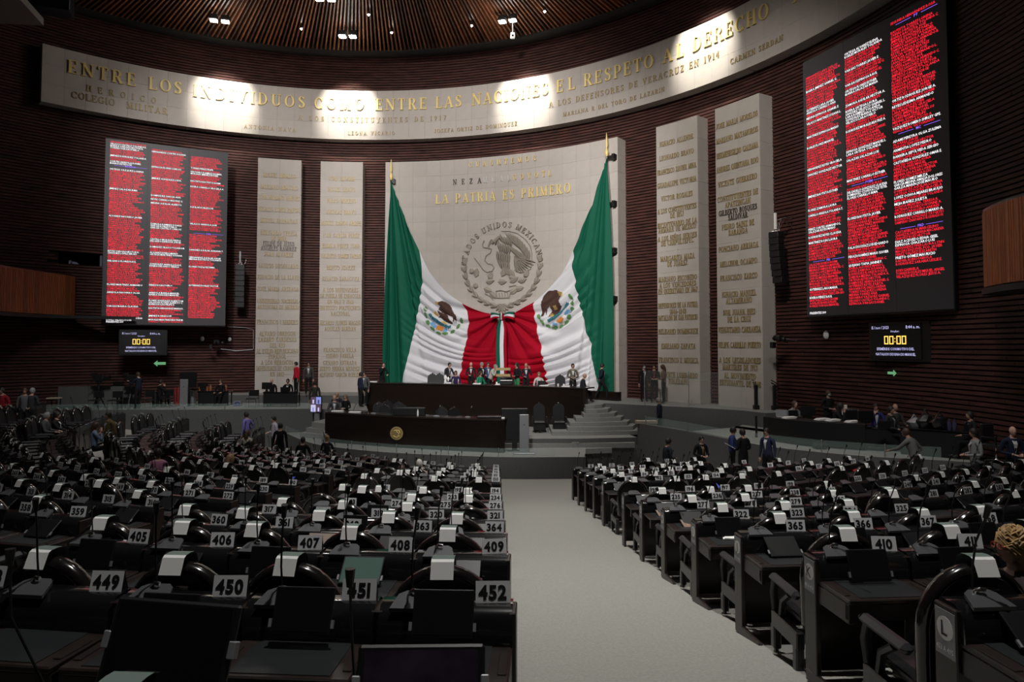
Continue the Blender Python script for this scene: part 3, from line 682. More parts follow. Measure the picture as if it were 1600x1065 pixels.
    for sd in (-1, 1):
        for k in range(3):
            m = MB(); rows = []
            for j in range(9):
                u = j/8; x = sd*(.06+.60*u); hw = .09+.13*u; zc = .02+.06*math.sin(u*3)+.04*u*sd*.4; y = -.05-.16*math.sin(u*math.pi)
                z1 = zc+hw-k*2*hw/3; z0 = z1-2*hw/3; rows.append([(x, y, z1), (x, y-.03, (z0+z1)/2), (x, y, z0), (x, y+.16, z0), (x, y+.16, z1)])
            m.grid(rows, wrap=True); m.add(rows[-1], [(0, 1, 2, 3, 4)]); m.build('bow_loop', cols[k], t, smooth=50)
    m = MB(); m.box(-.09, .0, -.24, .08, -.17, .2, 0, .02); m.box(0.0, .06, -.25, .08, -.17, .2, 1, .02); m.box(.06, .12, -.24, .08, -.17, .2, 2, .02); m.build('knot', [green, whitec, red], t)
    zb = Wl(785, 600, RFL).z-b.z
    for k, (xa, xb) in enumerate([(-.30, -.08), (-.08, .14), (.14, .30)]):
        m = MB(); rows = []
        for j in range(24):
            u = j/23; s_ = min(1, u*5+.3); rows.append([(lerp(0, lerp(xa, xb, i/6), s_)+(.015*math.sin(u*9+k)), -.12-.04*math.sin(i*1.9+k*2)*min(1, u*4), -.12+(zb+.12)*u) for i in range(7)])
        m.grid(rows); o = m.build('ribbon_tail', cols[k], t, smooth=180); so = o.modifiers.new('s', 'SOLIDIFY'); so.thickness = .015
flags()

# ------------------------------------------------------------------ voting boards
def emis(n, c, e): return mat(n, c, emis=e)
rlit = emis('screen_red', (1, .018, .04), .8); sans_prepare('0123456789', 3, .045, 'b')
wlit = emis('screen_white', (1, .97, 1), .85); vlit = emis('screen_violet', (.28, .12, .9), 1.0); alit = emis('screen_amber', (1, .62, .12), 1.0)
panel_m = mat('board_panel', (.05, .047, .055), .5, emis=0)
sans_prepare('ABCDEFGHIJKLMNÑOPQRSTUVWXYZÁÉÍÓÚabcdefghijlmnoprstuvzd0123456789./:-')
SUR = 'AGUILAR ALVAREZ ARREOLA BAUTISTA CASTILLO CARRILLO CORTES DELGADO DOMINGUEZ ESPINOSA FLORES GARCIA GOMEZ GONZALEZ GUTIERREZ HERNANDEZ IBARRA JIMENEZ LOPEZ LARA MARTINEZ MEDINA MORALES NAVARRO ORTEGA PEREZ RAMIREZ REYES RIVERA ROBLES RODRIGUEZ ROJAS SALAZAR SANCHEZ TORRES VARGAS VAZQUEZ VELASCO ZAMORA'.split()
FIR = 'ADRIANA ALBERTO ANA LAURA ARMANDO BEATRIZ CARLOS CLAUDIA DANIEL ELENA ESTHER FELIPE GABRIEL GRACIELA HECTOR IRMA JAVIER JORGE JOSE LUIS JULIETA LAURA LORENA MANUEL MARCO MARIA MARIO MIGUEL NOEMI OLGA PABLO PEDRO RAUL ROCIO SERGIO SUSANA TERESA VICTOR YOLANDA'.split()
KNOWN = {'R2': {0: 'SEGUNDA HERNÁNDEZ ROSA', 25: 'ORTIZ RODRIGUEZ JORGE A.', 27: 'REYES LEDESMA ARMANDO', 34: 'VAZQUEZ ROMERO SHIRLEY GPE.', 35: 'VENCES REAL VICTORIANO', 38: 'ADAMS PEREYRA OLGA ZULEMA', 39: 'ALVAREZ JORGE', 41: 'ARMENTIA LOPEZ PEDRO', 43: 'BARRERA SEPÚLVEDA SERGIO', 45: 'CASTAÑEDA GONZÁLEZ OMAR E.', 50: 'DEL CASTILLO HORACIO', 51: 'FLORES GOMEZ MIRZA', 52: 'GARCIA MEDINA AMALIA DOLORES', 53: 'GARZA MARÍN JOSÉ MAURO', 56: 'LOPEZ OCHOA MIJARES BRAULIO', 57: 'MARTINEZ COSIO ELVIA YOLANDA', 58: 'MEJIA IBAÑEZ JULIETA', 59: 'OCHOA MEJIA MA. TERESA R.', 60: 'ORTEGA PACHECO IVONNE A.', 61: 'PINTOS CABALLERO ANDRES', 62: 'RODRIGUEZ CARRILLO MARIO A.', 63: 'RODRIGUEZ GONZALEZ TAYGETE I', 64: 'SAMPERIO CHAPARRO RODRIGO H.', 67: 'CASTAÑEDA N. MARCELINO', 68: 'CHAVEZ FLORES MARIA MACARENA', 69: 'CHAVEZ RUIZ HECTOR', 70: 'DIAZ ACEVEDO EDNA GISEL', 71: 'ESPINOSA CHAZARO LUIS', 72: 'FERNANDEZ PIÑA LAURA LYNN', 73: 'MACIAS ESQUIVEL FCO. JAVIER', 74: 'PEREZ VALDEZ ELIZABETH', 75: 'PRIETO GÓMEZ MAURICIO', 76: 'RAFAEL RUBIO FABIOLA', 77: 'RODRIGUEZ SARABIA LESLIE E.', 79: 'SODI GABRIELA', 80: 'TORRES ROSALES MIGUEL ANGEL', 81: 'VELAZQUEZ FLORES JESUS A.'},
         'R1': {67: 'PALACIOS DÍAZ LUIS EDGARDO', 68: 'PEÑA MARTINEZ ANGELICA', 70: 'PERAZA RAMÍREZ MARIO XAVIER', 73: 'QUIJANO TAPIA JANINE P.', 48: 'DELGADILLO GONZÁLEZ CLAUDIA', 49: 'DOMINGUEZ TZOPEYACTLE TETEL'}}
def board(c00, c10, c01, label, side):
    """c00 bottom-left, c10 bottom-right world points; height from c01"""
    H = c01.z-c00.z; ux = Vector((c10.x-c00.x, c10.y-c00.y, 0)); Wd = ux.length; a = math.atan2(ux.y, ux.x)
    t = thing('voting_board', label, 'screen', c00, a)
    m = MB(); m.box(0, Wd, 0, .35, 0, H, c=.02); m.build('board_frame', plast, t)
    for i in range(3):
        m = MB(); m.box(Wd*i/3+.005, Wd*(i+1)/3-.005, -.03, .01, .06, H-.04); m.build('led_panel', panel_m, t)
    rp = (H-.35)/92.0; th = rp*.80
    rnd = random.Random(3 if side == 'L' else 4)
    if side == 'L':
        Cn = [(.03, 0, 91, {0: 'r'}, [1, 2, 3, 7, 10, 11, 14, 24, 38, 56, 57, 61, 73, 77, 84, 90, 91], {12: '--- MORENA ---'}, [13]), (.355, 2, 90, {}, [1, 9, 15, 24, 26, 28, 39, 40, 41, 47, 48, 51, 54, 55, 60, 61, 71, 75, 76, 79, 80, 81, 83, 87, 89], {}, []),
              (.675, 4, 89, {}, [6, 8, 9, 13, 16, 27, 36, 50, 54, 55, 59, 69, 87], {41: '--- PAN ---'}, [40])]
    else:
        Cn = [(.02, 0, 92, {}, [5, 12, 13, 15, 17, 22, 26, 34, 36, 44, 49, 51, 56, 57, 59, 61, 78, 81], {68: '--- PRI ---'}, []), (.335, -3, 91, {}, [0, 1, 6, 11, 13, 14, 18, 20, 21, 22, 23, 24, 27, 34, 35, 37, 44, 57, 48, 49, 50, 67, 70, 73], {46: '--- PVEM ---'}, []),
              (.66, 2, 82, {}, [25, 27, 34, 38, 41, 43, 45, 51, 52, 53, 56, 58, 62, 70, 71, 75], {1: '--- PT ---', 36: '--- MC ---', 66: '--- PRD ---'}, [37, 2, 65, 78])]
    z_top = H-.12
    for ci, (fx, sh, n, _, wh, party, blank) in enumerate(Cn):
        mb = MB(); x0 = Wd*fx+.04; colw = Wd*.29
        base = {'L': [0, 3.2, 6.2], 'R': [4, 0, -6]}[side][ci]
        kn = KNOWN.get(side+str(ci), {})
        if side == 'R': zt = {0: z_top-5.4*rp*1.0, 1: z_top-3.6*rp, 2: z_top-1.2*rp}[ci]
        else: zt = z_top-{0: 0, 1: 1.6, 2: 3.0}[ci]*rp
        nn = {'L': [92, 91, 87], 'R': [85, 87, 82]}[side][ci]
        for r in range(nn):
            if r in blank: continue
            z = zt-(r+1)*rp+(rp-th)/2; fn = lambda a_, b_: (x0+a_, -.034, z+b_)
            if r in party:
                nm = party[r].strip('- ')
                sans_into(mb, nm, th, lambda a_, b_: (x0+colw*.55+a_, -.034, z+b_), 2, center=True)
                for s_ in (-1, 1): cx = x0+colw*(.55+s_*.27); mb.box(cx-.28, cx+.28, -.036, -.032, z+th*.4, z+th*.52, 2)
                continue
            s = kn.get(r)
            if not s:
                s = rnd.choice(SUR)+' '+rnd.choice(SUR)+' '+rnd.choice(FIR)
                if rnd.random() < .25: s += ' '+rnd.choice('ABCEGLMRT')+'.'
            sans_into(mb, s, th, fn, 1 if r in wh else 0, maxw=colw*(.97 if ci < 2 else 1.0))
        if ci == 0: z = .14; sans_into(mb, 'PRESENTES 309', th, lambda a_, b_: (x0+a_, -.034, z+b_), 1)
        mb.build('name_column', [rlit, wlit, vlit], t, smooth=None)
    return t
board(P(158, 508, 34.0), P(352, 510, 36.5), P(163, 215, 34.0), 'large voting board with red names on the wall at the left', 'L')
board(P(1262, 497, 25.7), P(1492, 485, 20.1), P(1257, 97, 25.7), 'large voting board with red names on the wall at the right', 'R')
def clock(pl_, pr, top, label):
    H = top.z-pl_.z; ux = Vector((pr.x-pl_.x, pr.y-pl_.y, 0)); Wd = ux.length; t = thing('clock_screen', label, 'screen', pl_, math.atan2(ux.y, ux.x), 'small clock screens under the voting boards')
    m = MB(); m.box(-.12, Wd+.3, .02, .25, -.08, H+.08, c=.02); m.build('screen_frame', plast, t)
    m = MB(); m.box(0, Wd, -.01, .03, 0, H); m.build('display', mattp, t)
    m = MB(); q = lambda x0, z0: (lambda a, b: (x0+a, -.014, z0+b))
    wl = emis('clock_text', (.62, .6, 1), .6)
    sans_into(m, '15 / nov / 2023', .085*H, q(.02*Wd, .86*H), 0, maxw=.36*Wd); sans_into(m, '11:44 a. m.', .085*H, q(.72*Wd, .86*H), 0, maxw=.27*Wd); sans_into(m, 'Orador:', .06*H, q(.5*Wd, .76*H), 0, center=True)
    sans_into(m, 'EFEMÉRIDE CON MOTIVO DEL', .075*H, q(.5*Wd, .25*H), 0, center=True, maxw=.75*Wd); sans_into(m, 'NATALICIO DE IGNACIO MANUEL', .075*H, q(.5*Wd, .1*H), 0, center=True, maxw=.8*Wd)
    m.build('screen_text', wl, t, smooth=None)
    m = MB(); hh = .24*H; wd = .085*Wd
    for x in (.28, .385, .53, .635):
        X = x*Wd; Z = .42*H
        for a, b, c, d in [(0, wd, 0, .03*H), (0, wd, hh-.03*H, hh), (0, .018*Wd, 0, hh), (wd-.018*Wd, wd, 0, hh)]: m.box(X+a, X+b, -.016, -.012, Z+c, Z+d)
    for z in (.48, .57): m.box(.492*Wd, .506*Wd, -.016, -.012, z*H, (z+.03)*H)
    m.build('clock_digits', alit, t, smooth=None)
clock(P(189, 553, 34.3), P(251, 551, 35.1), P(190, 517, 34.3), 'small dark clock screen reading 00:00 under the left voting board')
clock(P(1362, 560, 23.4), P(1440, 557, 21.6), P(1362, 507, 23.4), 'small dark clock screen reading 00:00 under the right voting board')
# ------------------------------------------------------------------ platforms, steps, walls of the stage
def gl(pts, z): return [G(x, y, z) for x, y in pts]
def platform(name, pts, z, label, z0=-.3, topm=None, side=None, lip=.0):
    m = MB(); n = len(pts)
    m.add([(p.x, p.y, z) for p in pts], [tuple(range(n))], 0)
    m.add([(p.x, p.y, z0) for p in pts]+[(p.x, p.y, z) for p in pts], [(i, (i+1) % n, n+(i+1) % n, n+i) for i in range(n)], 1)
    bm_name = m.build(name, [topm or carpet3, side or carpet2], smooth=30); return tag(bm_name, label, kind='structure')
def V2(x, y): return Vector((x, y, 0))
lowfront = smoothline([G(508, 690, .8), G(600, 697.5, .8), G(700, 703.5, .8), G(787, 707.5, .8)], 6)
prfront = smoothline([P(572, 597, 35.2), P(660, 597.5, 34.3), P(760, 601, 32.9), P(850, 603, 31.5), P(915, 606, 30.4)], 6)
discf = smoothline([G(446, 676, .8), G(480, 690, .8), G(521, 698, .8), G(600, 706, .8), G(700, 711, .8), G(800, 714, .8), G(915, 713.5, .8)], 5)
LZ = 1.9
leftf = [G(-120, 646, LZ), G(0, 643, LZ), G(60, 641, LZ), G(200, 640, LZ), G(350, 639.5, LZ), G(482, 638.5, LZ)]
rightf = smoothline([G(1150, 688, 1.73), G(1215, 699, 1.73), G(1340, 711.5, 1.73), G(1454, 718, 1.73), G(1574, 725, 1.73), G(1720, 733, 1.73)], 5)
stage_r = gl([(918, 628), (991, 632), (1080, 636), (1160, 641), (1196, 645)], ST)
def stage():
    prb = [p+Vector((-.25, .6, 0)) for p in prfront]
    back = [cyl(R_(a), ST, RW-.05) for a in range(62, -4, -3)]
    pts = gl([(330, 617), (470, 617), (556, 618)], ST)+prb+stage_r+[Wl(1250, 640, RW-.05)]
    a1 = ang(pts[-1]); a0 = ang(pts[0]); arc = [cyl(lerp(a1, a0, k/20), ST, RW-.05) for k in range(1, 21)]
    platform('rostrum_stage', pts+arc, ST, 'upper carpeted stage in front of the stone slabs')
    a0 = ang(leftf[0]); p = leftf+[G(575, 641, LZ), P(572, 597, 35.6), G(556, 618, ST)+V2(0, 0)]
    arc = [cyl(lerp(ang(p[-1]), a0-.05, k/16), LZ, RW-.05) for k in range(0, 17)]
    platform('side_stage', p+arc, LZ, 'left side stage with its dark carpeted front wall')
    # handrail line on the left front wall
    m = MB(); m.tube([G(285, 662, 1.2)+V2(0, -.0), G(400, 661, 1.2), G(478, 660, 1.2)], .02)
    mid = gl([(500, 664), (505, 672), (508, 680)], 1.15)+[q+V2(.05, .9) for q in lowfront]+gl([(787, 685), (900, 685), (996, 683)], 1.15)
    platform('rostrum_floor', mid+[G(975, 670, 1.31), Vector((4, 33.5, 0)), Vector((-7, 37, 0)), Vector((-9.6, 35, 0))], 1.15, 'mid level floor between the two long desks')
    platform('lower_rostrum', discf+[G(915, 697, .8), V2(2.5, 30), V2(-9.5, 33.5)], .8, 'curved lower platform carrying the front desk')
    rr = [cyl(lerp(ang(rightf[-1]), ang(stage_r[-1])+.02, k/12), 1.73, RW-.05) for k in range(13)]
    platform('side_stage', rightf+rr+[stage_r[-2], stage_r[-1]-V2(1.2, 0), P(1150, 660, 27.0)], 1.73, 'right side stage carrying the black press tables')
    # ramp and parapets on the right
    m = MB(); q = [G(1000, 666, 1.0), G(1150, 690, 1.70), P(1150, 655, 26.8), P(1000, 640, 29.8)]
    q[2].z = 1.7; q[3].z = 1.0; m.add([tuple(v) for v in q], [(0, 1, 2, 3)])
    tag(m.build('ramp', carpet3, smooth=None), 'light grey ramp rising behind the right parapet', kind='structure')
    m = MB(); ribbon(m, smoothline([G(996, 661, 1.73), G(1070, 673, 1.73), G(1152, 688.5, 1.73)], 4), -.2, 1.73, .25)
    tag(m.build('parapet_wall', carpet2, smooth=40), 'charcoal parapet wall beside the ramp', kind='structure')
    m = MB(); m.box(-.1, .75, -.15, .3, 0, .1); o = m.build('parapet_cap', mat('beige_stone', (.45, .38, .30), .7), smooth=None); o.location = G(998, 661, 1.73); tag(o, 'small beige cap stone at the end of the right parapet', kind='structure')
    m = MB(); pr = [G(954, 687, .95), G(1080, 709, .7), G(1150, 722, .45)]
    n = 8; rows = []
    for k in range(n+1):
        t = k/n; a = pr[0].lerp(pr[1], t*2) if t < .5 else pr[1].lerp(pr[2], t*2-1); rows.append([(a.x, a.y, -.1), (a.x, a.y, a.z), (a.x+.05, a.y+.12, a.z), (a.x+.05, a.y+.12, -.1)])
    m.grid(rows, wrap=True); m.add(rows[0], [(0, 1, 2, 3)])
    tag(m.build('parapet_wall', carpet2, smooth=40), 'low sloping charcoal wall in front of the right ramp', kind='structure')
    # staircase up to the stage
    t = thing('staircase', 'grey carpeted steps rising to the stage at the right end of the long desk', 'stairs', G(930, 676, 1.15), kind='structure')
    base = t.location
    for z, x0, x1, y in [(1.31, 862, 996, 672), (1.475, 887, 989, 665), (1.64, 890, 980, 658), (1.805, 900, 970, 651), (1.97, 912, 960, 644.5), (2.135, 915, 950, 638), (2.298, 915, 941, 631)]:
        a, b = G(x0, y+2.0, z), G(x1, y+.5, z); mid_ = (a+b)/2-V2(0, .12); c = MB()
        poly = [a, a.lerp(mid_, .5), mid_, mid_.lerp(b, .5), b, b+V2(.9, 2.6), a+V2(.1, 3.2)]
        poly = [(q.x-base.x, q.y-base.y) for q in poly]; c.prism(poly, z-.17-base.z, z-base.z); c.build('step', carpet3, t, smooth=None)
    t = thing('staircase', 'lower grey steps going down to the aisle beside the glass-railed platform', 'stairs', G(930, 715, .4), kind='structure'); base = t.location
    for z, x0, x1, y in [(.97, 789, 992, 693), (.79, 908, 956, 701), (.6, 914, 962, 705), (.4, 914, 968, 713), (.2, 913, 978, 721)]:
        a, b = G(x0, y, z), G(x1, y-1.5, z); c = MB(); poly = [a, b, b+V2(.2, 2.2), a+V2(0, 2.2)]
        c.prism([(q.x-base.x, q.y-base.y) for q in poly], z-.2-base.z, z-base.z); c.build('step', carpet3, t, smooth=None)
    # ledge wedge (ramp strip) on the mid floor
    m = MB(); q = gl([(905, 692), (787, 688), (790, 684), (885, 689)], .98); m.prism([(v.x, v.y) for v in q], .96, 1.02)
    tag(m.build('ramp_strip', carpet3, smooth=None), 'narrow light ramp strip beside the front desk', kind='structure')
    # low grey partition on the left side stage, small steps
    t = thing('partition', 'low grey two-panel partition at the back of the left side stage', 'partition', G(90, 636.5, LZ))
    a, b = G(90, 636.5, LZ), G(218, 636, LZ)
    for k in range(2):
        m = MB(); ribbon(m, [a.lerp(b, k*.37)-a, a.lerp(b, .37 if k == 0 else 1)-a-V2(.02, 0)], 0, 1.02, .08); m.build('panel', carpet2, t)
    t = thing('staircase', 'short grey steps behind the lit monitor at the left end of the front desk', 'stairs', G(490, 676, .95), kind='structure'); base = t.location
    for k, (z, y) in enumerate([(1.0, 676), (1.2, 668), (1.45, 659)]):
        a, b = G(469+k*9, y, z), G(512, y+3, z); c = MB(); c.prism([(q.x-base.x, q.y-base.y) for q in (a, b, b+V2(.2, 1.5), a+V2(.3, 1.5))], z-.25-base.z, z-base.z); c.build('step', carpet3, t, smooth=None)
stage()
def rails():
    def run(pts, z, h, label, every=4, gm=None):
        t = thing('glass_rail', label, 'railing', pts[0].copy() if pts[0].z else pts[0]); b = pts[0]
        for i in range(0, len(pts)-every, every):
            a, c = pts[i], pts[min(i+every, len(pts)-1)]; d = (c-a).normalized()
            m = MB(); ribbon(m, [a-b+d*.03, c-b-d*.03], z-b.z+.02, z-b.z+h, .015); m.build('glass_pane', gm or glass, t, smooth=None)
            m = MB(); m.box(-.015, .015, -.015, .015, z-b.z, z-b.z+h+.02); o = m.build('post', silver, t); o.location = a-b
    run([p+V2(0, .12) for p in discf], .8, .3, 'low glass rail along the curved front platform')
    run([p+V2(0, .12) for p in rightf[:-6]], 1.73, .35, 'low glass rail along the right side stage')
    pp = smoothline([G(1010, 662, 1.75), G(1075, 673, 1.75), G(1148, 687, 1.75)], 4)
    run([p+V2(0, .1) for p in pp], 1.73, .32, 'low glass rail on top of the right parapet', 4)
    run([p+V2(0, .1) for p in smoothline(leftf[2:], 4)], LZ, .26, 'low glass rail along the left side stage', 4)
    run([q+V2(0, .35) for q in smoothline([G(1010, 633.5, ST), G(1080, 636, ST), G(1172, 641, ST)], 3)], ST, 1.5, 'tall clear glass screen in front of the right stone pillars', 3, glass2)
    for (x, y), (x2, y2), lab in [((1180, 639), (1206, 646), 'left handrail with two chrome bars on black posts beside the rightmost pillar'), ((1209, 640), (1236, 650), 'right handrail with two chrome bars, near the press tables')]:
        a = G(x, y, ST)-V2(0, .1); b = G(x2, y2+6, 1.73)-V2(0, .2); t = thing('handrail', lab, 'railing', a)
        for q, zt in ((V2(0, 0), 1.0), (b-a, 1.55-.35)):
            m = MB(); m.box(q.x-.06, q.x+.06, q.y-.06, q.y+.06, (b.z-a.z)-.02 if q.length else 0, (b.z-a.z)*.0+ (1.0 if not q.length else .42), c=.01); m.build('post', plast, t)
            if not q.length: m = MB(); m.box(-.11, .11, -.11, .11, 0, .18, c=.02); m.build('post_foot', plast, t)
        for k in range(2):
            m = MB(); m.tube([Vector((-.15, -.07, 1.2-k*.1)), Vector(((b-a).x+.1, (b-a).y-.07, .55-k*.1))], .028); m.build('rail_bar', chrome, t)
rails()
wood_top = mat('desk_top', (.03, .022, .018), .25, coat=.4)
def desks():
    # upper long desk
    t = thing('rostrum_desk', 'very long curved dark wood desk of the presiding board below the flags', 'desk', prfront[0]*1.0); b = t.location; zt = prfront[0].z
    L = [p-b for p in prfront]; zt = 0
    m = MB(); ribbon(m, L, -1.85, -.06, .25); m.build('front_panel', wood, t)
    m = MB(); ribbon(m, [p-Vector((.0, .06, 0)) for p in L], -.06, 0, .95); m.build('worktop', wood_top, t)
    e = L[-1]; m = MB(); ribbon(m, smoothline([e+V2(0, 0), e+V2(.12, .5), e+V2(-.05, 1.0)], 4), -1.7, -.02, .12); m.build('end_panel', wood, t)
    # lower desk
    z0, z1 = .8, 2.08
    t = thing('front_desk', 'curved dark wood desk in front with a round gold seal', 'desk', lowfront[0]*1.0); b = t.location; L = [p-b for p in lowfront]; h = z1-z0
    m = MB(); ribbon(m, L, 0, h-.07, .2); m.build('front_panel', wood, t)
    m = MB(); ribbon(m, [p-V2(0, .04) for p in L], h-.07, h, .85); m.build('worktop', wood_top, t)
    for q in (L[0], L[-1]):
        m = MB(); m.box(q.x-.04, q.x+.04, q.y+.1, q.y+.85, 0, h-.07); m.build('end_panel', wood, t)
    # gold seal on it
    c = P(620, 676.5, 27.65)-b; s = MB(Matrix.Translation(c) @ Matrix.Rotation(-.16, 4, 'Z') @ Matrix.Rotation(math.pi/2, 4, 'X'))
    s.lathe([(.26, 0), (.27, .03), (.22, .035)], n=28); so = s.build('gold_seal', dgold, t)
    s = MB(Matrix.Translation(c) @ Matrix.Rotation(-.16, 4, 'Z') @ Matrix.Rotation(math.pi/2, 4, 'X'))
    for k in range(20): a = k*math.pi/10; s.box(.235*math.cos(a)-.012, .235*math.cos(a)+.012, .235*math.sin(a)-.012, .235*math.sin(a)+.012, .03, .05)
    s.tube([(-.1, .1, .05), (-.02, .13, .06), (.03, .05, .06), (.1, .0, .06), (.06, -.12, .05)], .02); s.tube([(.0, .12, .05), (.1, .12, .05), (.14, .02, .05)], .02); s.tube([(-.13, -.1, .05), (0, -.16, .05), (.13, -.1, .05)], .02)
    s.build('seal_relief', gold, t)
desks()
def stand_chair(label, loc, rz, back=True, group='high-backed black leather chairs of the rostrum'):
    """tall rounded-back chair, front = +Y local"""
    t = thing('leather_armchair', label, 'chair', loc, rz, group)
    if 'S' not in CH:
        m = MB(); prof = []
        for k in range(13):
            a = math.pi*k/12; prof.append((.25*math.cos(a), 1.0+.22*math.sin(a)))
        m.prism([(.25, .5)]+prof+[(-.25, .5)], -.05, .06, fn=lambda x, y, z: (x, -.25-z-.06*(y-.5), y)); CH['S'] = m.mesh('backrest', leather, 50)
        m = MB(); m.box(-.27, .27, -.22, .28, .38, .5, c=.05); CH['seat'] = m.mesh('seat', leather, 50)
        m = MB(); m.box(-.04, .04, -.2, .25, .62, .69, c=.03); m.box(-.03, .03, .16, .22, .42, .63); m.box(-.03, .03, -.2, -.14, .42, .63); CH['arm'] = m.mesh('armrest', leather, 50)
        m = MB(); m.box(-.26, .26, -.2, .24, .1, .39, c=.02)
        for a in (.0, 1.57, 3.14, 4.71, .78): m.tube([(0, 0, .1), (.3*math.cos(a), .3*math.sin(a), .04)], .025)
        CH['base'] = m.mesh('base', plast, 50)
        m = MB(); m.lathe([(.04, 0), (.05, .03), (.02, .07)], (0, -.3, 1.2), 8); CH['knob'] = m.mesh('crest', leather, 50)
    inst('backrest', CH['S'], t); inst('seat', CH['seat'], t); inst('base', CH['base'], t); inst('crest', CH['knob'], t)
    for s in (-.31, .31): o = inst('armrest', CH['arm'], t, (s, 0, 0))
    return t
CH = {}
def at_g(x, y, z): return G(x, y, z)
def office_chair(label, loc, rz, group='office chairs on the side stages', sc=1):
    t = thing('office_chair', label, 'chair', loc, rz, group)
    m = MB(); m.box(-.26, .26, -.29, -.2, .55, 1.05, c=.04); m.build('backrest', leather, t)
    m = MB(); m.box(-.26, .26, -.24, .26, .42, .52, c=.04); m.build('seat', leather, t)
    for s in (-.3, .3):
        m = MB(); m.tube([(s, -.2, .5), (s, -.18, .7), (s, .18, .7), (s, .2, .48)], .022); m.build('armrest', plast, t)
    m = MB(); m.tube([(0, 0, .42), (0, 0, .1)], .03)
    for k in range(5): a = k*1.257; m.tube([(0, 0, .1), (.28*math.cos(a), .28*math.sin(a), .04)], .02)
    m.build('base', chrome, t); return t
def stack_chair(label, loc, rz):
    t = thing('visitor_chair', label, 'chair', loc, rz, 'black visitor chairs with chrome legs on the left side stage')
    m = MB(); m.box(-.24, .24, -.25, -.2, .55, .85, c=.02); m.build('backrest', leather, t)
    m = MB(); m.box(-.24, .24, -.2, .24, .42, .47, c=.02); m.build('seat', leather, t)
    for s in (-.24, .24):
        for y in (-.2, .22): m = MB(); m.tube([(s, y, 0), (s, y, .85 if y < 0 else .45)], .013); m.build('leg', chrome, t)
    return t
def stage_furniture():
    # chairs standing against the upper desk
    for x, y, l in [(844, 677, 'left of the two leather armchairs at the right, beside the dark screen'), (875, 677, 'right of the two leather armchairs at the right, nearest the steps')]: stand_chair(l, at_g(x, y, 1.15)+V2(0, .45), math.pi)
    for x, d, l in [(690, 28.3, 'left one of the pair of chairs behind the front desk'), (713, 28.2, 'right one of the pair of chairs behind the front desk'),
                    (600, 29.4, 'nearest of the cluster of chairs behind the left end of the front desk'), (592, 30.8, 'second chair of the cluster behind the left end of the front desk'), (608, 31.6, 'third chair of the cluster behind the front desk'), (621, 31.0, 'fourth chair of the cluster behind the front desk'), (628, 30.0, 'rightmost chair of the cluster behind the front desk')]:
        p = P(x, 600, d); p.z = 1.12; stand_chair(l, p, math.pi*(1+.06*(x % 3)))
    for x, d, l in [(675, 35.0, 'left of two empty chairs behind the long upper desk'), (686, 34.8, 'right of two empty chairs behind the long upper desk'), (789, 34.3, 'empty chair beside the gold plaques behind the long upper desk'), (876, 33.0, 'empty chair near the right end of the long upper desk')]:
        p = P(x, 580, d); p.z = ST-.05; stand_chair(l, p, math.pi)
    # kiosk stands and screens
    def kiosk(px, py, z, hz, label):
        a = at_g(px, py, z); t = thing('screen_stand', label, 'stand', a, 0, 'white screen stands')
        m = MB(); m.box(-.18, .18, -.07, .05, .05, hz, c=.015); m.build('column', silver, t)
        m = MB(); m.box(-.42, .42, -.28, .28, 0, .05, c=.015); m.build('base', silver, t); m = MB(); m.box(-.012, .012, -.075, -.07, hz*.72, hz*.76); m.build('keyhole', plast, t); return a
    a = kiosk(819, 708, .8, 1.48, 'white upright stand before the large black screen, right of the front desk')
    t = thing('monitor', 'large black screen back turned away behind the white stand at centre right', 'monitor', a+Vector((-.35, .55, 0)))
    m = MB(); m.box(-.52, .52, 0, .08, .42, 1.66, c=.02); m.build('housing', plast, t); m = MB(); m.box(-.1, .1, 0, .06, 0, .44); m.box(-.3, .3, -.1, .2, 0, .04); m.build('foot', plast, t)
    a = kiosk(287, 637, LZ, 1.38, 'white upright stand on the left side stage before a dark screen')
    t = thing('monitor', 'dark screen back behind the white stand on the left side stage', 'monitor', a+Vector((.0, .4, 0)))
    m = MB(); m.box(-.42, .42, 0, .08, .95, 1.72, c=.02); m.build('housing', plast, t); m = MB(); m.box(-.08, .08, 0, .06, 0, .96); m.build('foot', plast, t)
    a = at_g(495, 677, .8); t = thing('screen_stand', 'white stand with a lit screen at the front desk', 'stand', a, R_(-18), 'white screen stands')
    m = MB(); m.box(-.12, .12, -.05, .05, .05, 1.05, c=.01); m.build('column', silver, t); m = MB(); m.box(-.38, .38, -.28, .28, 0, .05, c=.01); m.build('base', silver, t)
    m = MB(); m.box(-.3, .3, -.1, -.04, .98, 1.75, c=.01); m.build('housing', plast, t)
    sc_ = emis('tv_blue', (.25, .32, .8), .6); sc2 = emis('tv_dark', (.12, .07, .12), .5); sc3 = emis('tv_light', (.55, .52, .75), .7)
    m = MB()
    for i, (x, z, c) in enumerate([(-.27, 1.38, 1), (.01, 1.38, 0), (-.27, 1.02, 2), (.01, 1.02, 1)]):
        m.box(x, x+.26, -.105, -.1, z, z+.33, c); m.box(x+.09, x+.17, -.108, -.105, z+.02, z+.2, (c+1) % 3)
    m.build('picture', [sc_, sc2, sc3], t)
    # gold plaques
    a = P(786, 583, 33.3); t = thing('plaque_stand', 'two golden bars on a stand behind the upper desk centre', 'plaque', Vector((a.x, a.y, ST)), -.1)
    for z, nm in ((a.z-ST-.16, 'lower'), (a.z-ST+.14, 'upper')):
        m = MB(); m.box(-.36, .36, -.03, .03, z, z+.13, c=.01); m.build('gold_bar', dgold, t)
    for s in (-.3, .3): m = MB(); m.tube([(s, .02, 0), (s, .02, a.z-ST+.2)], .015); m.build('post', plast, t)
    # long dark plinth under the right flag
    a = G(918, 617, ST+.0); b2 = G(966, 628, ST)
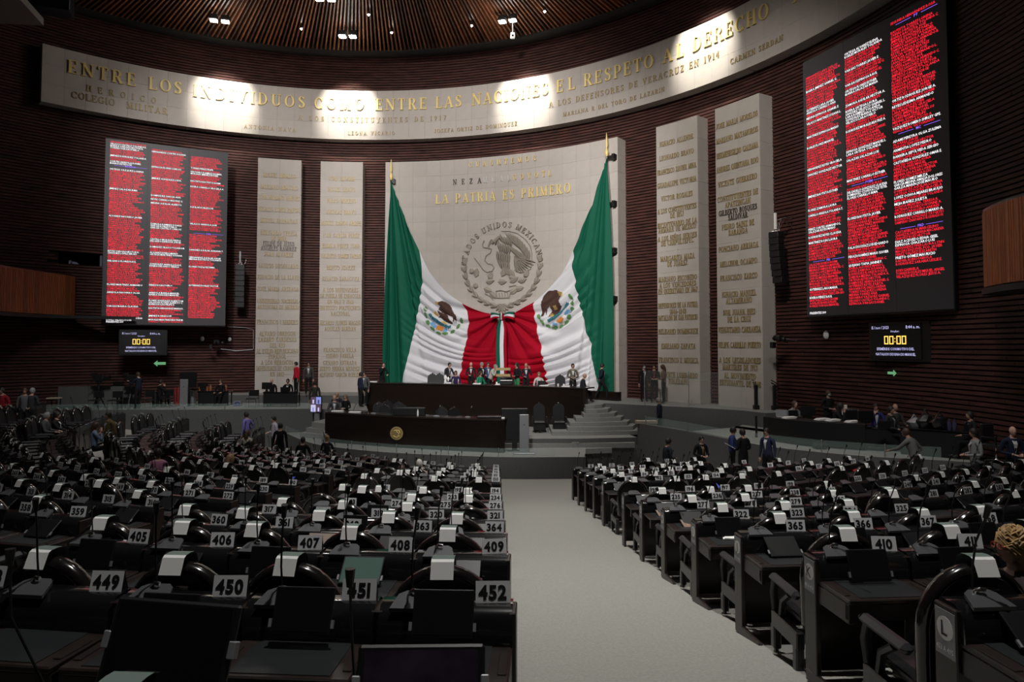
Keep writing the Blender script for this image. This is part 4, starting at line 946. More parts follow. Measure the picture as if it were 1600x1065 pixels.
    t = MB(); q = [P(916, 620, 33.4), P(965, 622, 32.1)]; ribbon(t, [Vector((v.x, v.y, 0)) for v in q], ST, ST+.42, .3); tag(t.build('plinth', wood, smooth=None), 'low dark plinth below the right end of the flag', 'plinth')
    # things on the upper desk
    def desk_z(x, dd): # point on the upper desk top at pixel column x
        i = min(range(len(prfront)), key=lambda k: abs((prfront[k].x)-P(x, 600, prfront[k].y).x)); p = prfront[i]; q = P(x, 600, p.y+dd); return Vector((q.x, q.y, prfront[0].z))
    mb_i = 0
    for x, l in [(583, 'paper stack at the far left end of the long upper desk'), (700, 'white paper stack beside the two empty chairs on the upper desk'), (745, 'papers in front of the woman in green'), (780, 'papers beside the white cup'), (850, 'papers right of the laptop on the upper desk'), (884, 'papers near the right end of the upper desk')]:
        p = desk_z(x, .35); m = MB()
        for k in range(4): m.box(-.2+.02*k, .16+.01*k, -.12, .13-.01*k, .012*k, .012*k+.011)
        o = m.build('paper_stack', white, loc=p, rz=.2*(x % 4)); tag(o, l, 'paper', 'paper stacks on the upper desk')
    for x, l in [(776, 'white cup on the upper desk left of the flag ribbon tail'), (872, 'left glass beside the empty chair'), (881, 'right glass beside the empty chair')]:
        m = MB(); m.lathe([(.035, 0), (.045, .12), (.04, .12), (.03, .02)], n=10); o = m.build('cup', white, loc=desk_z(x, .45)); tag(o, l, 'cup', 'cups on the upper desk')
    p = desk_z(846, .4); laptop('open black laptop on the upper desk before the seated person in white', p, 0, .36)
    p = desk_z(791, .35); t = thing('document_tray', 'dark tray with papers on the upper desk below the gold bars', 'tray', p); m = MB(); m.box(-.3, .3, -.12, .16, 0, .2, c=.03); m.build('tray', plast, t); m = MB(); m.box(-.28, .28, -.14, .1, .2, .23); m.build('papers', white, t)
    m = MB(); m.box(-.06, .06, -.1, .1, 0, .15, c=.03); m.lathe([(.05, .15), (.09, .3), (.02, .42)], n=7); m.lathe([(.03, .1), (.07, .22), (.01, .33)], (.14, 0, 0), 7)
    tag(m.build('flower_arrangement', white, loc=desk_z(696, .3)), 'small white flower arrangement on the upper desk', 'flowers')
    # lower desk things
    def low(x, dd=.4):
        i = min(range(len(lowfront)), key=lambda k: abs(lowfront[k].x-P(x, 600, lowfront[k].y).x)); p = lowfront[i]; q = P(x, 600, p.y+dd); return Vector((q.x, q.y, 2.08))
    for x, l in [(682, 'thin microphone left of the chair pair on the front desk'), (731, 'thin microphone right of the chair pair on the front desk'), (552, 'leftmost thin microphone on the front desk'), (584, 'slanted microphone beside the near chair of the cluster')]:
        t = thing('desk_microphone', l, 'microphone', low(x), 0, 'microphones on the front desk'); m = MB(); m.lathe([(.12, 0), (.12, .02), (.05, .04)], n=12); m.build('base', silver, t)
        m = MB(); m.tube([(0, 0, .03), (.06, 0, .22), (.14, 0, .38)], .01); m.build('stem', plast, t); m = MB(); m.tube([(.14, 0, .38), (.16, 0, .44)], .02); m.build('head', silver, t)
    for x, w_, l in [(640, 1.3, 'black equipment box on the front desk, left of centre'), (765, .95, 'low black console at the right end of the front desk')]:
        m = MB(); m.box(-w_/2, w_/2, -.2, .25, 0, .3 if x < 700 else .08, c=.02); o = m.build('equipment_box', plast, loc=low(x, .35)); tag(o, l, 'equipment')
    for x, l in [(555, 'white papers on the left part of the front desk'), (528, 'open papers in front of the seated man at the left end of the front desk'), (786, 'small white box at the right end of the front desk')]:
        m = MB(); m.box(-.25 if x < 700 else -.06, .25 if x < 700 else .06, -.12, .12, 0, .05, c=.01); o = m.build('papers', white, loc=low(x, .3)); tag(o, l, 'paper')
    m = MB(); m.lathe([(.035, 0), (.035, .18), (.015, .22), (.015, .27)], n=10); tag(m.build('bottle', white, loc=low(653, .3)), 'small white bottle beside the black box on the front desk', 'bottle')
def laptop(label, loc, rz, w_=.36, group=None, m_=None):
    t = thing('laptop', label, 'laptop', loc, rz, group)
    m = MB(); m.box(-w_/2, w_/2, .0, .24, 0, .018, c=.004); m.build('keyboard_half', m_ or plast, t)
    m = MB(Matrix.Rotation(R_(12), 4, 'X')); m.box(-w_/2, w_/2, -.012, .0, .0, .24, c=.004); m.build('screen_lid', m_ or plast, t); return t
stage_furniture()
def table(label, loc, rz, w_, d_, h=.74, skirt=True, group=None, mt=None):
    t = thing('table', label, 'table', loc, rz, group); mt = mt or mattp
    m = MB(); m.box(0, w_, 0, d_, h-.04, h, c=.008); m.build('tabletop', gloss, t)
    for x in (.04, w_-.09):
        for y in (.03, d_-.08): m = MB(); m.box(x, x+.05, y, y+.05, 0, h-.04); m.build('leg', mt, t)
    if skirt: m = MB(); m.box(.02, w_-.02, .04, .06, .12 if skirt == 1 else .0, h-.04); m.build('front_skirt', mt, t)
    return t
def left_stage():
    z = LZ
    a = at_g(410, 636, z); table('black table with two monitors on the left side stage below the leftmost pillar', a, 0, 1.7, .6)
    for x, l, d in [(417, 'monitor with its back to the hall, left on the table below the leftmost pillar', 0), (445, 'laptop before the dark-suited man at that table', 1)]:
        p = P(x, 600, a.y+.2); p.z = z+.74
        if d: laptop(l, p, 0, .4)
        else:
            t = thing('monitor', l, 'monitor', p); m = MB(); m.box(-.25, .25, 0, .05, .12, .46, c=.01); m.build('housing', plast, t); m = MB(); m.box(-.04, .04, .03, .06, 0, .2); m.box(-.13, .13, -.05, .12, 0, .015); m.build('foot', plast, t)
    a = at_g(308, 634, z); table('black table with bottles in the middle of the left side stage', a, 0, 1.55, .6)
    bm_ = mat('amber_bottle', (.35, .12, .05), .3)
    for k, (x, l) in enumerate([(312, 'leftmost amber bottle on the middle table'), (324, 'second amber bottle on the middle table, tallest'), (329, 'third amber bottle on the middle table'), (353, 'amber bottle at the right end of the middle table')]):
        p = P(x, 600, a.y+.25); p.z = z+.74; m = MB(); m.lathe([(.05, 0), (.055, .02), (.055, .2), (.02, .27), (.02, .33)], n=10); tag(m.build('bottle', bm_, loc=p), l, 'bottle', 'bottles on the left side stage table')
    p = P(317, 600, a.y+.2); p.z = z+.74; t = thing('monitor', 'monitor behind the bottles on the middle table', 'monitor', p); m = MB(); m.box(-.24, .24, 0, .05, .1, .42, c=.01); m.build('housing', plast, t); m = MB(); m.box(-.1, .1, -.04, .1, 0, .11); m.build('foot', plast, t)
    p = at_g(304, 634, z); t = thing('printer_cabinet', 'tall white office machine left of the middle table', 'cabinet', p+V2(-.2, 0)); m = MB(); m.box(-.14, .14, 0, .4, 0, .78, c=.02); m.build('cabinet', silver, t); m = MB(); m.box(-.1, .25, .05, .35, .78, .86, c=.02); m.build('lid', plast, t)
    for k, (x, l) in enumerate([(273.5, 'left red barrier post on the left side stage'), (278, 'right red barrier post on the left side stage')]):
        p = at_g(x, 635-k, z); t = thing('barrier_post', l, 'post', p, 0, 'red barrier posts'); m = MB(); m.lathe([(.12, 0), (.12, .03), (.03, .05)], n=14); m.build('foot', chrome, t); m = MB(); m.lathe([(.045, .05), (.05, .1), (.05, .85), (.03, .95)], n=10); m.build('post', mat('barrier_red', (.30, .02, .02), .6), t)
    a = at_g(236, 636, z); table('small black table with a chrome edge beside the seated man on the left side stage', a, 0, .55, .5)
    a = at_g(180, 635, z); table('black table with a monitor behind the cameras on the left side stage', at_g(180, 638.3, z), 0, 1.0, .45, skirt=0)
    p = P(185, 600, a.y+.8); p.z = z+.74; t = thing('monitor', 'wide grey monitor behind the left television camera', 'monitor', p); m = MB(); m.box(-.27, .27, 0, .05, .1, .45, c=.01); m.build('housing', plast, t); m = MB(); m.box(-.1, .1, -.04, .1, 0, .11); m.build('foot', plast, t)
    for x, y, l in [(148, 638, 'black visitor chair in front of the left television camera'), (178, 638, 'black visitor chair right of the left television camera'), (229, 637, 'black visitor chair beside the cameraman'), (259, 637, 'black visitor chair left of the red posts'), (393, 637, 'black visitor chair left of the monitor table')]:
        stack_chair(l, at_g(x, y+(2 if x < 240 else 0), z)+V2(0, .1), math.pi)
    # television cameras on pedestals
    for x, y, l, fl in [(155, 638, 'television camera on a heavy pedestal at the left, unattended', 1), (205, 638, 'television camera operated by the standing cameraman', 1)]:
        t = thing('television_camera', l, 'camera', at_g(x, y, z)+V2(0, -.1), R_(10))
        for k in range(3): a = k*2.094+.5; m = MB(); m.tube([(0, 0, .75), (.33*math.cos(a), .33*math.sin(a), 0)], .03); m.build('leg', plast, t)
        m = MB(); m.tube([(0, 0, .6), (0, 0, 1.25)], .05); m.build('column', plast, t)
        m = MB(); m.box(-.22, .22, -.12, .12, 1.3, 1.6, c=.03); m.box(-.1, .1, -.1, .1, 1.22, 1.3); m.build('camera_body', plast, t)
        m = MB(); m.tube([(.2, 0, 1.45), (.42, 0, 1.45), (.5, 0, 1.45)], [.08, .09, .11], 12); m.build('lens', gloss, t)
        m = MB(); m.box(-.3, -.12, -.15, .12, 1.55, 1.7, c=.02); m.tube([(-.2, 0, 1.4), (-.45, 0, 1.15)], .02); m.build('viewfinder', plast, t)
    p = at_g(372, 634, z); t = thing('cable_box', 'blue and white box with a cable coil on the left side stage', 'box', p); m = MB(); m.box(-.2, .15, -.1, .2, 0, .25, c=.01); m.build('box', silver, t)
    m = MB()
    for k in range(3): m.tube([(.02+(.09+.02*k)*math.cos(a_*.63), -.12-.01*k, .12+(.06+.02*k)*math.sin(a_*.63)) for a_ in range(11)], .012, 5)
    m.build('cable_coil', mat('blue_cable', (.05, .10, .35), .5), t)
    p = at_g(71, 641, z); t = thing('side_table', 'small beige-topped table at the left end of the side stage', 'table', p+V2(0, .6)); m = MB(); m.box(-.25, .25, -.2, .2, .5, .56); m.build('tabletop', mat('beige_top', (.5, .42, .3), .6), t)
    for sx in (-.2, .2):
        for sy in (-.15, .15): m = MB(); m.box(sx-.02, sx+.02, sy-.02, sy+.02, 0, .5); m.build('leg', plast, t)
    p = at_g(98, 639, z); m = MB(); m.box(-.35, .35, 0, .5, 0, .14, c=.03); tag(m.build('equipment_case', plast, loc=p), 'low black case on the left side stage front', 'case')
left_stage()
def right_stage():
    z = 1.73
    L = smoothline([G(1193, 687, z), G(1260, 697, z), G(1352, 704, z)], 5); b = L[0]
    t = thing('press_table', 'long curved black-draped table on the right side stage', 'table', b*1.0); Lr = [p-b for p in L]
    m = MB(); ribbon(m, Lr, .05, .74, .04); m.build('drape', mattp, t); m = MB(); ribbon(m, Lr, .74, .78, .85); m.build('tabletop', mattp, t)
    for q in (Lr[0], Lr[5], Lr[-1]): m = MB(); m.box(q.x-.03, q.x+.03, q.y+.6, q.y+.66, 0, .74); m.build('leg', mattp, t)
    a = G(1352, 716, z); 
    t = table('small black table at the right end of the press tables', P(1350, 660, 20.6).xy.to_3d()+Vector((0, 0, z)), R_(-20), 1.1, .6, .72, 1)
    t = table('black cloth-covered table with bags by the brick wall on the right', P(1405, 660, 19.85).xy.to_3d()+Vector((0, 0, z)), R_(-38), 1.95, .55, .78, 2)
    tz = z+.78
    def on(x, d): p = P(x, 640, d); return Vector((p.x, p.y, tz))
    laptop('grey-blue laptop at the left end of the press tables', on(1221, 22.9), R_(170), .36, m_=silver); laptop('black laptop in front of the seated woman in a striped top', on(1240, 22.7), R_(190), .34)
    laptop('dark laptop before the seated man in dark clothes on the right', on(1380, 19.9)+Vector((0, 0, -.05)), R_(10), .45)
    for x, d, l in [(1353, 21.0, 'black monitor in front of the man in the blue suit'), (1263, 22.6, 'black monitor beside the striped-top woman')]:
        p = on(x, d); t = thing('monitor', l, 'monitor', p); m = MB(); m.box(-.25, .25, 0, .05, .06, .38, c=.01); m.build('housing', plast, t); m = MB(); m.box(-.1, .1, -.04, .1, 0, .08); m.build('foot', plast, t)
    for x, d, l in [(1232, 22.4, 'white paper pile on the press table before the striped-top woman'), (1283, 21.9, 'scattered papers on the press table before the dark-haired woman'), (1300, 21.6, 'papers and cables in the middle of the press table'), (1330, 21.2, 'papers near the right end of the press table')]:
        m = MB()
        for k in range(4): m.box(-.2+.03*k, .2+.02*k, -.12, .12, .015*k, .015*k+.012)
        tag(m.build('paper_pile', white, loc=on(x, d), rz=.3), l, 'paper', 'paper piles on the press table')
    t = thing('upright_panel', 'tall white upright board behind the press table', 'board', P(1320, 640, 23.2).xy.to_3d()+Vector((0, 0, z))); m = MB(); m.box(-.09, .09, 0, .04, .7, 1.15, c=.01); m.build('board', white, t); m = MB(); m.tube([(0, .03, 0), (0, .03, .72)], .02); m.build('stand', plast, t)
    p = P(1459, 640, 21.2); 
    for x, w_, h_, l, mm in [(1428, .3, .28, 'white and black bag at the left of the bag heap', silver), (1446, .42, .42, 'grey-black bag in the middle of the bag heap', plast), (1468, .5, .38, 'large black bag at the right of the bag heap', gloss)]:
        p = P(x, 650, {1428: 20.0, 1446: 19.75, 1468: 19.45}[x]); m = MB(); m.lathe([(.42, 0), (.56, .08), (.52, .5), (.4, .85), (.12, 1)], n=7, sx=w_, sy=.35)
        m.v = [(v[0]+.05*math.sin(v[2]*9), v[1], v[2]*h_) for v in m.v]; m.tube([(-w_*.25, 0, h_*.85), (0, 0, h_*1.3), (w_*.25, 0, h_*.85)], .02)
        tag(m.build('bag', mm, loc=Vector((p.x, p.y, z+.78))), l, 'bag', 'bags heaped on the right side stage')
    for x, l in [(1483, 'small clear bottle left of the seated man'), (1491, 'larger bottle beside the phone of the seated man')]:
        p = P(x, 650, 19.2 if x < 1486 else 19.1); m = MB(); m.lathe([(.05, 0), (.055, .02), (.055, .2), (.02, .27), (.02, .33)], n=10); tag(m.build('bottle', mat('dark_bottle', (.05, .05, .1), .1), loc=Vector((p.x, p.y, z+.78))), l, 'bottle', 'bottles on the right side stage')
    for x, d, r, l in [(1555, 18.35, 200, 'empty black office chair by the brick wall at the far right'), (1330, 22.6, 150, 'empty office chair behind the press table, nearest the white board'), (1322, 22.9, 10, 'low-backed office chair at the press table middle'), (1526, 18.95, 230, 'office chair of the seated man with crossed legs')]:
        p = P(x, 650, d); office_chair(l, Vector((p.x, p.y, z)), R_(r))
    p = P(1298, 640, 21.7); m = MB(); m.box(-.2, .2, -.2, .2, 0, .18, c=.06); tag(m.build('bag', mattp, loc=Vector((G(1288, 703, z).x, G(1288, 703, z).y+.3, z))), 'soft black bag on the floor below the press table', 'bag')
right_stage()
def wall_gear():
    # line-array loudspeakers
    for x, y0, y1, lab, n in [(375, 414, 480, 'left hanging column loudspeaker beside the leftmost pillar', 8), (1212, 362, 442, 'right hanging column loudspeaker beside the rightmost pillar', 8)]:
        a = Wl(x, y0, RW-1.0); b = Wl(x, y1, RW-1.0); H = a.z-b.z; t = thing('column_loudspeaker', lab, 'loudspeaker', a, -ang(a))
        for k in range(n):
            m = MB(); c = .06*(k/n)**2*4; m.box(-.24, .24, -.15+c, .2+c, -H*(k+1)/n+.01, -H*k/n, c=.012); m.build('speaker_box', plast, t)
        m = MB(); m.tube([(-.1, 0, 0), (.05, .1, .35), (.1, .8, .6)], .025); m.tube([(.1, 0, 0), (0, .3, .5), (0, .9, .3)], .025); m.tube([(-.2, 0, .02), (.2, 0, .02)], .03); m.tube([(-.2, .1, .45), (.35, .2, .55), (.25, -.1, .05)], .015); m.build('bracket', chrome, t)
        m = MB(); m.box(-.04, .04, -.05, .02, .1, .75); m.build('white_antenna', white, t) if x > 1000 else m.build('white_antenna', silver, t)
    for x, y, lab in [(338, 537, 'remote camera on a bracket under the left voting board'), (1216, 532, 'remote camera cluster on a bracket by the rightmost pillar')]:
        a = Wl(x, y, RW-.95); t = thing('remote_camera', lab, 'camera', a, -ang(a)); m = MB(); m.box(-.16, .16, -.15, .15, -.02, .22, c=.05); m.build('camera_body', plast, t)
        m = MB(); m.tube([(0, .1, 0), (0, .5, -.05)], .03); m.tube([(.15, .1, .1), (.5, .4, 0), (.7, .5, .05)], .015); m.build('bracket', plast, t); m = MB(); m.tube([(0, -.1, .1), (0, -.25, .08)], [.06, .07]); m.build('lens', gloss, t)
        m = MB(); m.ball((.3, -.05, .05), .1, n=8, m=5); m.box(-.35, -.2, -.1, .1, -.3, -.05, c=.02); m.build('housing', plast, t)
    for x, y, lab, w_ in [(316, 529, 'small white round wall device left of the remote camera', .1), (359, 530, 'small white box-shaped wall device right of the remote camera', .09), (1292, 523, 'oval white wall device under the right voting board', .13)]:
        a = Wl(x, y, RW-.04); t = thing('wall_device', lab, 'device', a, -ang(a), 'small white wall devices'); m = MB(); m.ball((0, -.04, 0), w_, .06, w_*1.25, 12, 8); m.build('cover', white, t); m = MB(); m.box(-.05, .05, 0, .05, -.05, .05); m.build('mount', plast, t)
    ga = mat('exit_green', (.10, .42, .16), .5, noise=0); gem = emis('exit_sign_green', (.16, .42, .20), .55)
    for x, y, s, lab in [(250, 567.5, -1, 'green arrow sign pointing left on the brick wall'), (1394, 582.5, 1, 'green arrow sign pointing right on the brick wall')]:
        a = Wl(x, y, RW-.06); k = 1.0 if s < 0 else .62; m = MB(Matrix.Translation(a) @ Matrix.Rotation(-ang(a), 4, 'Z') @ Matrix.Rotation(math.pi/2, 4, 'X'))
        m.prism([(u*s*k, v*k) for u, v in [(-.27, -.07), (.12, -.07), (.12, -.16), (.30, 0), (.12, .16), (.12, .07), (-.27, .07)]][::s], 0, .03)
        tag(m.build('arrow_sign', gem), lab, 'sign', 'green arrow signs')
    m = MB(); m.tube([Wl(x, y, RW-.05) for x, y in [(355, 510), (385, 512), (396, 515), (396, 545)]], .02); m.tube([Wl(x, y, RW-.05) for x, y in [(345, 545), (370, 548), (395, 546)]], .025); m.build('wall_cables', silver); tag(bpy.context.scene.objects['wall_cables'], 'pale cables running along the wall beside the leftmost pillar', 'cable')
    # balconies
    for pts, lab, n in [([(0-60, 411, 27.4), (0, 417, 29.5), (60, 424, 31.8), (110, 432, 33.6), (118, 433, 34.3)], 'curved wooden balcony front jutting from the wall at the left edge', 40), ([(1536, 321, 17.3), (1537, 319, 16.9), (1560, 312, 16.0), (1600, 302, 15.1), (1680, 285, 14.0)], 'curved wooden balcony front at the right edge', 34)]:
        L = smoothline([Vector((P(x, y, d).x, d, EYE+3.4)) for x, y, d in pts], 24); tt = thing('balcony', lab, 'balcony', L[0]*1.0, kind='structure'); b = L[0]
        cum = [0]
        for p, q in zip(L[:-1], L[1:]): cum.append(cum[-1]+(q-p).length)
        def at(s):
            for i in range(len(cum)-1):
                if cum[i+1] >= s: return L[i].lerp(L[i+1], (s-cum[i])/max(1e-6, cum[i+1]-cum[i]))
            return L[-1]
        N = int(cum[-1]/.34)
        for k in range(N):
            p, q = at(cum[-1]*k/N)-b, at(cum[-1]*(k+1)/N)-b; e = (q-p)*.02
            m = MB(); ribbon(m, [p+e, p.lerp(q, .5), q-e], -1.92, 0, .09)
            for j in range(1, 4): pp = p.lerp(q, j/4); nn = Vector(((q-p).y, -(q-p).x, 0)).normalized(); m.box(pp.x+nn.x*.005-.012, pp.x+nn.x*.005+.012, pp.y+nn.y*.005-.012, pp.y+nn.y*.005+.012, -1.9, -.02)
            m.build('balcony_slat_panel', balcm, tt)
        m = MB(); ribbon(m, [p-b for p in L[::6]]+[L[-1]-b], 0, .05, .2); m.build('top_rail', wood, tt)
        m = MB(); ribbon(m, [p-b+V2(0, .12) for p in L[::6]]+[L[-1]-b], -2.1, -1.95, 3.0); m.build('balcony_underside', mattp, tt)
    # soffit piece and hanging box top left
    z = EYE+13.6; q = [G(x, y, z) for x, y in [(-160, 20), (-10, 36), (68, 40), (32, 0), (-10, -60), (-160, -60)]]
    m = MB(); m.prism([(v.x, v.y) for v in q], z, z+.3); tag(m.build('ceiling_panel', mat('grey_soffit', (.16, .15, .14), .9), smooth=None), 'pale grey ceiling panel in the top left corner', kind='structure')
    a = P(70, 6, 32.0); t = thing('hanging_box', 'dark hanging equipment box near the top left corner', 'equipment', a, R_(20)); m = MB(); m.box(-1.1, 1.1, -.5, .5, -.35, 1.6, c=.03); m.build('casing', mat('navy_case', (.008, .009, .016), .5), t)
    m = MB(); m.tube([(-1.1, -.52, .2), (1.1, -.52, .2)], .02); m.tube([(1.1, -.52, -.3), (1.1, -.52, 1.5)], .02); m.build('edge_trim', silver, t)
wall_gear()
# ------------------------------------------------------------------ the members' seats
ROWS = [(3.65, 452), (5.24, 409), (6.81, 364), (8.34, 321), (9.9, 276), (11.4, 234), (13.0, 194), (15.5, 150), (17.0, 112), (18.6, 76), (20.2, 46), (21.7, 20)]
S = .72
PM = {}
leather_rim = mat('rim_leather', (.011, .009, .009), .16, coat=.5)
ONES = 'first second third fourth fifth sixth seventh eighth ninth tenth eleventh twelfth thirteenth fourteenth fifteenth sixteenth seventeenth eighteenth nineteenth'.split()
def ordw(k):
    if k < 19: return ONES[k]
    t, u = divmod(k+1, 10); tt = {2: 'twent', 3: 'thirt', 4: 'fort'}[t]
    return tt+'ieth' if u == 0 else tt+'y-'+ONES[u-1]
def protos():
    hw = S/2-.012
    def mk(n, m, mats, sm=45): PM[n] = m.mesh(n, mats, sm)
    m = MB(); m.box(-hw, hw, -.50, -.04, .775, .81, c=.008); mk('desktop', m, wood2)
    m = MB(); m.box(-hw+.1, hw-.1, -.47, -.1, .81, .814); mk('desk_pad', m, blotter)
    m = MB()
    m.box(-.022, .022, -.42, -.2, .81, .817, c=.003)
    mk('trim_inlay', m, wood2)
    for i in range(0): pass
    m = MB(); m.box(-hw, hw, -.49, -.44, .66, .775, c=.006); mk('apron', m, wood2)
    m = MB(); m.box(-.02, .02, -.49, -.08, .64, .775, c=.005); mk('side_apron', m, wood2)
    m = MB(); m.box(-hw+.03, hw-.03, .05, .08, .08, .95); mk('modesty_panel', m, wood2)
    m = MB(); m.box(-.02, .02, -.08, .09, 0, .965, c=.006); mk('side_panel', m, wood2)
    m = MB(); m.box(-.022, .022, -.46, .09, 0, .1, c=.01); mk('foot', m, wood2)
    m = MB(); m.prism([(-.12, .80), (.09, .80), (.09, .965), (.06, .99), (-.05, .985), (-.11, .93)], -hw, hw, fn=lambda x, y, z: (z, x, y)); mk('console_ledge', m, gloss)
    m = MB(); m.prism([(-.29, -.105), (-.05, -.105), (-.08, .0), (-.11, .025), (-.22, .025), (-.26, .0)], 0, .02, fn=lambda x, y, z: (x, y, .972+z+.35*(y+.1))); mk('voting_device', m, greyp)
    m = MB(); m.tube([(-.2, -.0, .985), (-.2, -.0, 1.035), (-.18, -.01, 1.05), (-.15, -.01, 1.045)], .011, 8); mk('device_lever', m, chrome)
    m = MB(); pts = [(-.19, .03, .99), (-.195, .02, 1.15), (-.185, -.0, 1.3), (-.16, -.04, 1.43)]; m.tube(pts, .006, 6); m.lathe([(.03, 0), (.025, .03)], (-.19, .03, .985), 8); mk('microphone_stem', m, plast)
    m = MB(); m.tube([(-.16, -.04, 1.43), (-.15, -.055, 1.5)], [.013, .018], 8); mk('microphone_head', m, plast)
    scr = mat('dark_screen', (.006, .006, .007), .4)
    def tab(tilt, z, y):
        m = MB(Matrix.Translation((.0, y, z)) @ Matrix.Rotation(R_(tilt), 4, 'X')); m.box(-.155, .155, -.01, .01, 0, .225, c=.004); m.box(-.17, -.155, -.014, .0, .03, .07, 1); m.box(.155, .17, -.014, 0, .03, .07, 1)
        m.box(-.145, .145, -.0115, -.0105, .012, .213, 2); return m
    mk('tablet_low', tab(-52, .825, -.28), [plast, silver, scr]); mk('tablet_up', tab(-18, .83, -.2), [plast, silver, scr]); mk('tablet_raised', tab(-22, .885, -.2), [plast, silver, scr])
    for nm, mm in (('tablet_green', mat('screen_reflect_green', (.10, .17, .15), .15)), ('tablet_pink', mat('screen_reflect_pink', (.32, .26, .22), .2))): mk(nm, tab(-48, .83, -.28), [plast, silver, mm])
    # chair, sitting direction +Y; origin under the desk front edge of its own desk
    cy = -.85
    def arc(w, h0, h1, n=12):
        return [(w*math.cos(math.pi*k/n), h0+(h1-h0)*math.sin(math.pi*k/n)) for k in range(n+1)]
    m = MB(); o = arc(.285, .86, 1.15); m.prism([(.25, .5)]+o+[(-.25, .5)], 0, .07, fn=lambda x, y, z: (x, cy-.42-z*.9-.1*(y-.5), y)); mk('backrest', m, leather, 60)
    m = MB(); pts = [(x, cy-.45-.1*(z-.5), z) for x, z in [(.275, .45), (.29, .65)]+arc(.30, .84, 1.17, 18)+[(-.29, .65), (-.275, .45)]]; m.tube(pts, .034, 10, flat=1.5); mk('back_rim', m, leather_rim, 70)
    m = MB(); m.box(-.08, .08, cy-.56, cy-.54, 1.055, 1.075, c=.004); m.tube([(-.085, cy-.575, 1.065), (.085, cy-.575, 1.065)], .012, 8); mk('grab_bar', m, chrome)
    m = MB(); m.box(-.03, .03, cy-.56, cy-.545, .92, 1.04); mk('bar_plate', m, silver)
    m = MB(); m.box(-.25, .25, cy-.4, cy+.12, .36, .48, c=.045); mk('seat', m, leather)
    m = MB(); m.box(-.045, .045, cy-.36, cy+.16, .60, .67, c=.03); m.tube([(0, cy+.16, .63), (0, cy+.2, .62)], [.03, .015]); mk('armrest', m, leather2)
    m = MB(); m.tube([(0, cy+.1, .62), (0, cy+.14, .5), (0, cy+.1, .36)], .035, 8); m.tube([(0, cy-.2, .6), (0, cy-.06, .5), (0, cy-.02, .34)], .03, 8); m.box(-.035, .035, cy-.40, cy+.12, .22, .36, c=.01); mk('arm_frame', m, leather)
    m = MB(); m.box(-.035, .035, -.04, .04, .03, .24, c=.012); m.lathe([(.02, 0), (.02, .03)], n=8); mk('leg', m, leather)
    m = MB(); w_ = .064
    prof = [(cy-.43, 1.17), (cy-.45, 1.225), (cy-.48, 1.247), (cy-.52, 1.252), (cy-.565, 1.25)]
    m.grid([[(-w_, y, z), (w_, y, z)] for y, z in prof], 1); 
    m.grid([[(-w_, y, z), (w_, y, z)] for y, z in [(cy-.565, 1.25), (cy-.585, 1.24), (cy-.625, 1.155)]], 0); mk('headrest_card', m, [white, greenish], None)
    # number tents
    m = MB(); m.prism([(-.03, 0), (.035, 0), (.0, .11)], -.0925, .0925, fn=lambda x, y, z: (z, x, y)); mk('tent', m, plast)
    m = MB(); m.add([(-.0925, -.032, 0), (.0925, -.032, 0), (.0925, -.0025, .111), (-.0925, -.0025, .111)], [(0, 1, 2, 3)]); mk('card_face', m, signw, None)
    # joined far versions
    def join(names, nm):
        m = MB(); mats = []
        for n, tf in names:
            me = PM[n]; b = len(m.v); off = len(mats); mats += list(me.materials)
            m.v += [tuple(Vector(v.co)+Vector(tf)) for v in me.vertices]; m.f += [tuple(b+i for i in p.vertices) for p in me.polygons]; m.m += [off+p.material_index for p in me.polygons]
        um = []; mp = {}
        for i, q in enumerate(mats):
            if q not in um: um.append(q)
            mp[i] = um.index(q)
        m.m = [mp[i] for i in m.m]; PM[nm] = m.mesh(nm, um, 45)
    dl = [('desktop', (0, 0, 0)), ('desk_pad', (0, 0, 0)), ('apron', (0, 0, 0)), ('modesty_panel', (0, 0, 0)), ('side_panel', (-hw, 0, 0)), ('side_panel', (hw, 0, 0)), ('console_ledge', (0, 0, 0)), ('voting_device', (0, 0, 0)), ('microphone_stem', (0, 0, 0)), ('microphone_head', (0, 0, 0)), ('tablet_low', (0, 0, 0))]
    join(dl, 'far_desk'); join([d for d in dl if d[0] != 'tablet_low'], 'far_desk_bare')
    join([('backrest', (0, 0, 0)), ('back_rim', (0, 0, 0)), ('seat', (0, 0, 0)), ('armrest', (-.3, 0, 0)), ('armrest', (.3, 0, 0)), ('arm_frame', (-.3, 0, 0)), ('arm_frame', (.3, 0, 0)), ('leg', (-.3, -.75, 0)), ('leg', (.3, -.75, 0)), ('leg', (-.3, -1.2, 0)), ('leg', (.3, -1.2, 0))], 'far_chair')
protos()
HW = S/2-.012
def digits(num, parent):
    m = MB()
    sans_into(m, str(num), .064, lambda a, b: (a, -.0335+(b+.024)*.265, .024+b), 0, center=True, maxw=.155, pre='b')
    m.build('number', ink, parent, smooth=None)
_dm = [p for p in discf]; _rm = [p for p in rightf]
def free(x, y):
    if not (-22 < x < 14 and y < 32.3): return False
    if math.hypot(x-CW[0], y-CW[1]) > RW-1.3: return False
    for p in _dm+[G(954, 700, .6), G(1000, 700, .6), G(1080, 712, .5), G(1040, 706, .7), G(1130, 718, .5), G(1150, 690, 1.7), G(1000, 662, 1.73), G(1035, 667, 1.73), G(1070, 673, 1.73), G(1110, 681, 1.73)]:
        if math.hypot(x-p.x, y-p.y) < 1.7: return False
    if y > 24.2 and -9 < x < 7: return False
    for p in _rm:
        if math.hypot(x-p.x, y-p.y) < 1.5: return False
        if x > p.x and y > p.y: return False
    return True
SEATS = []
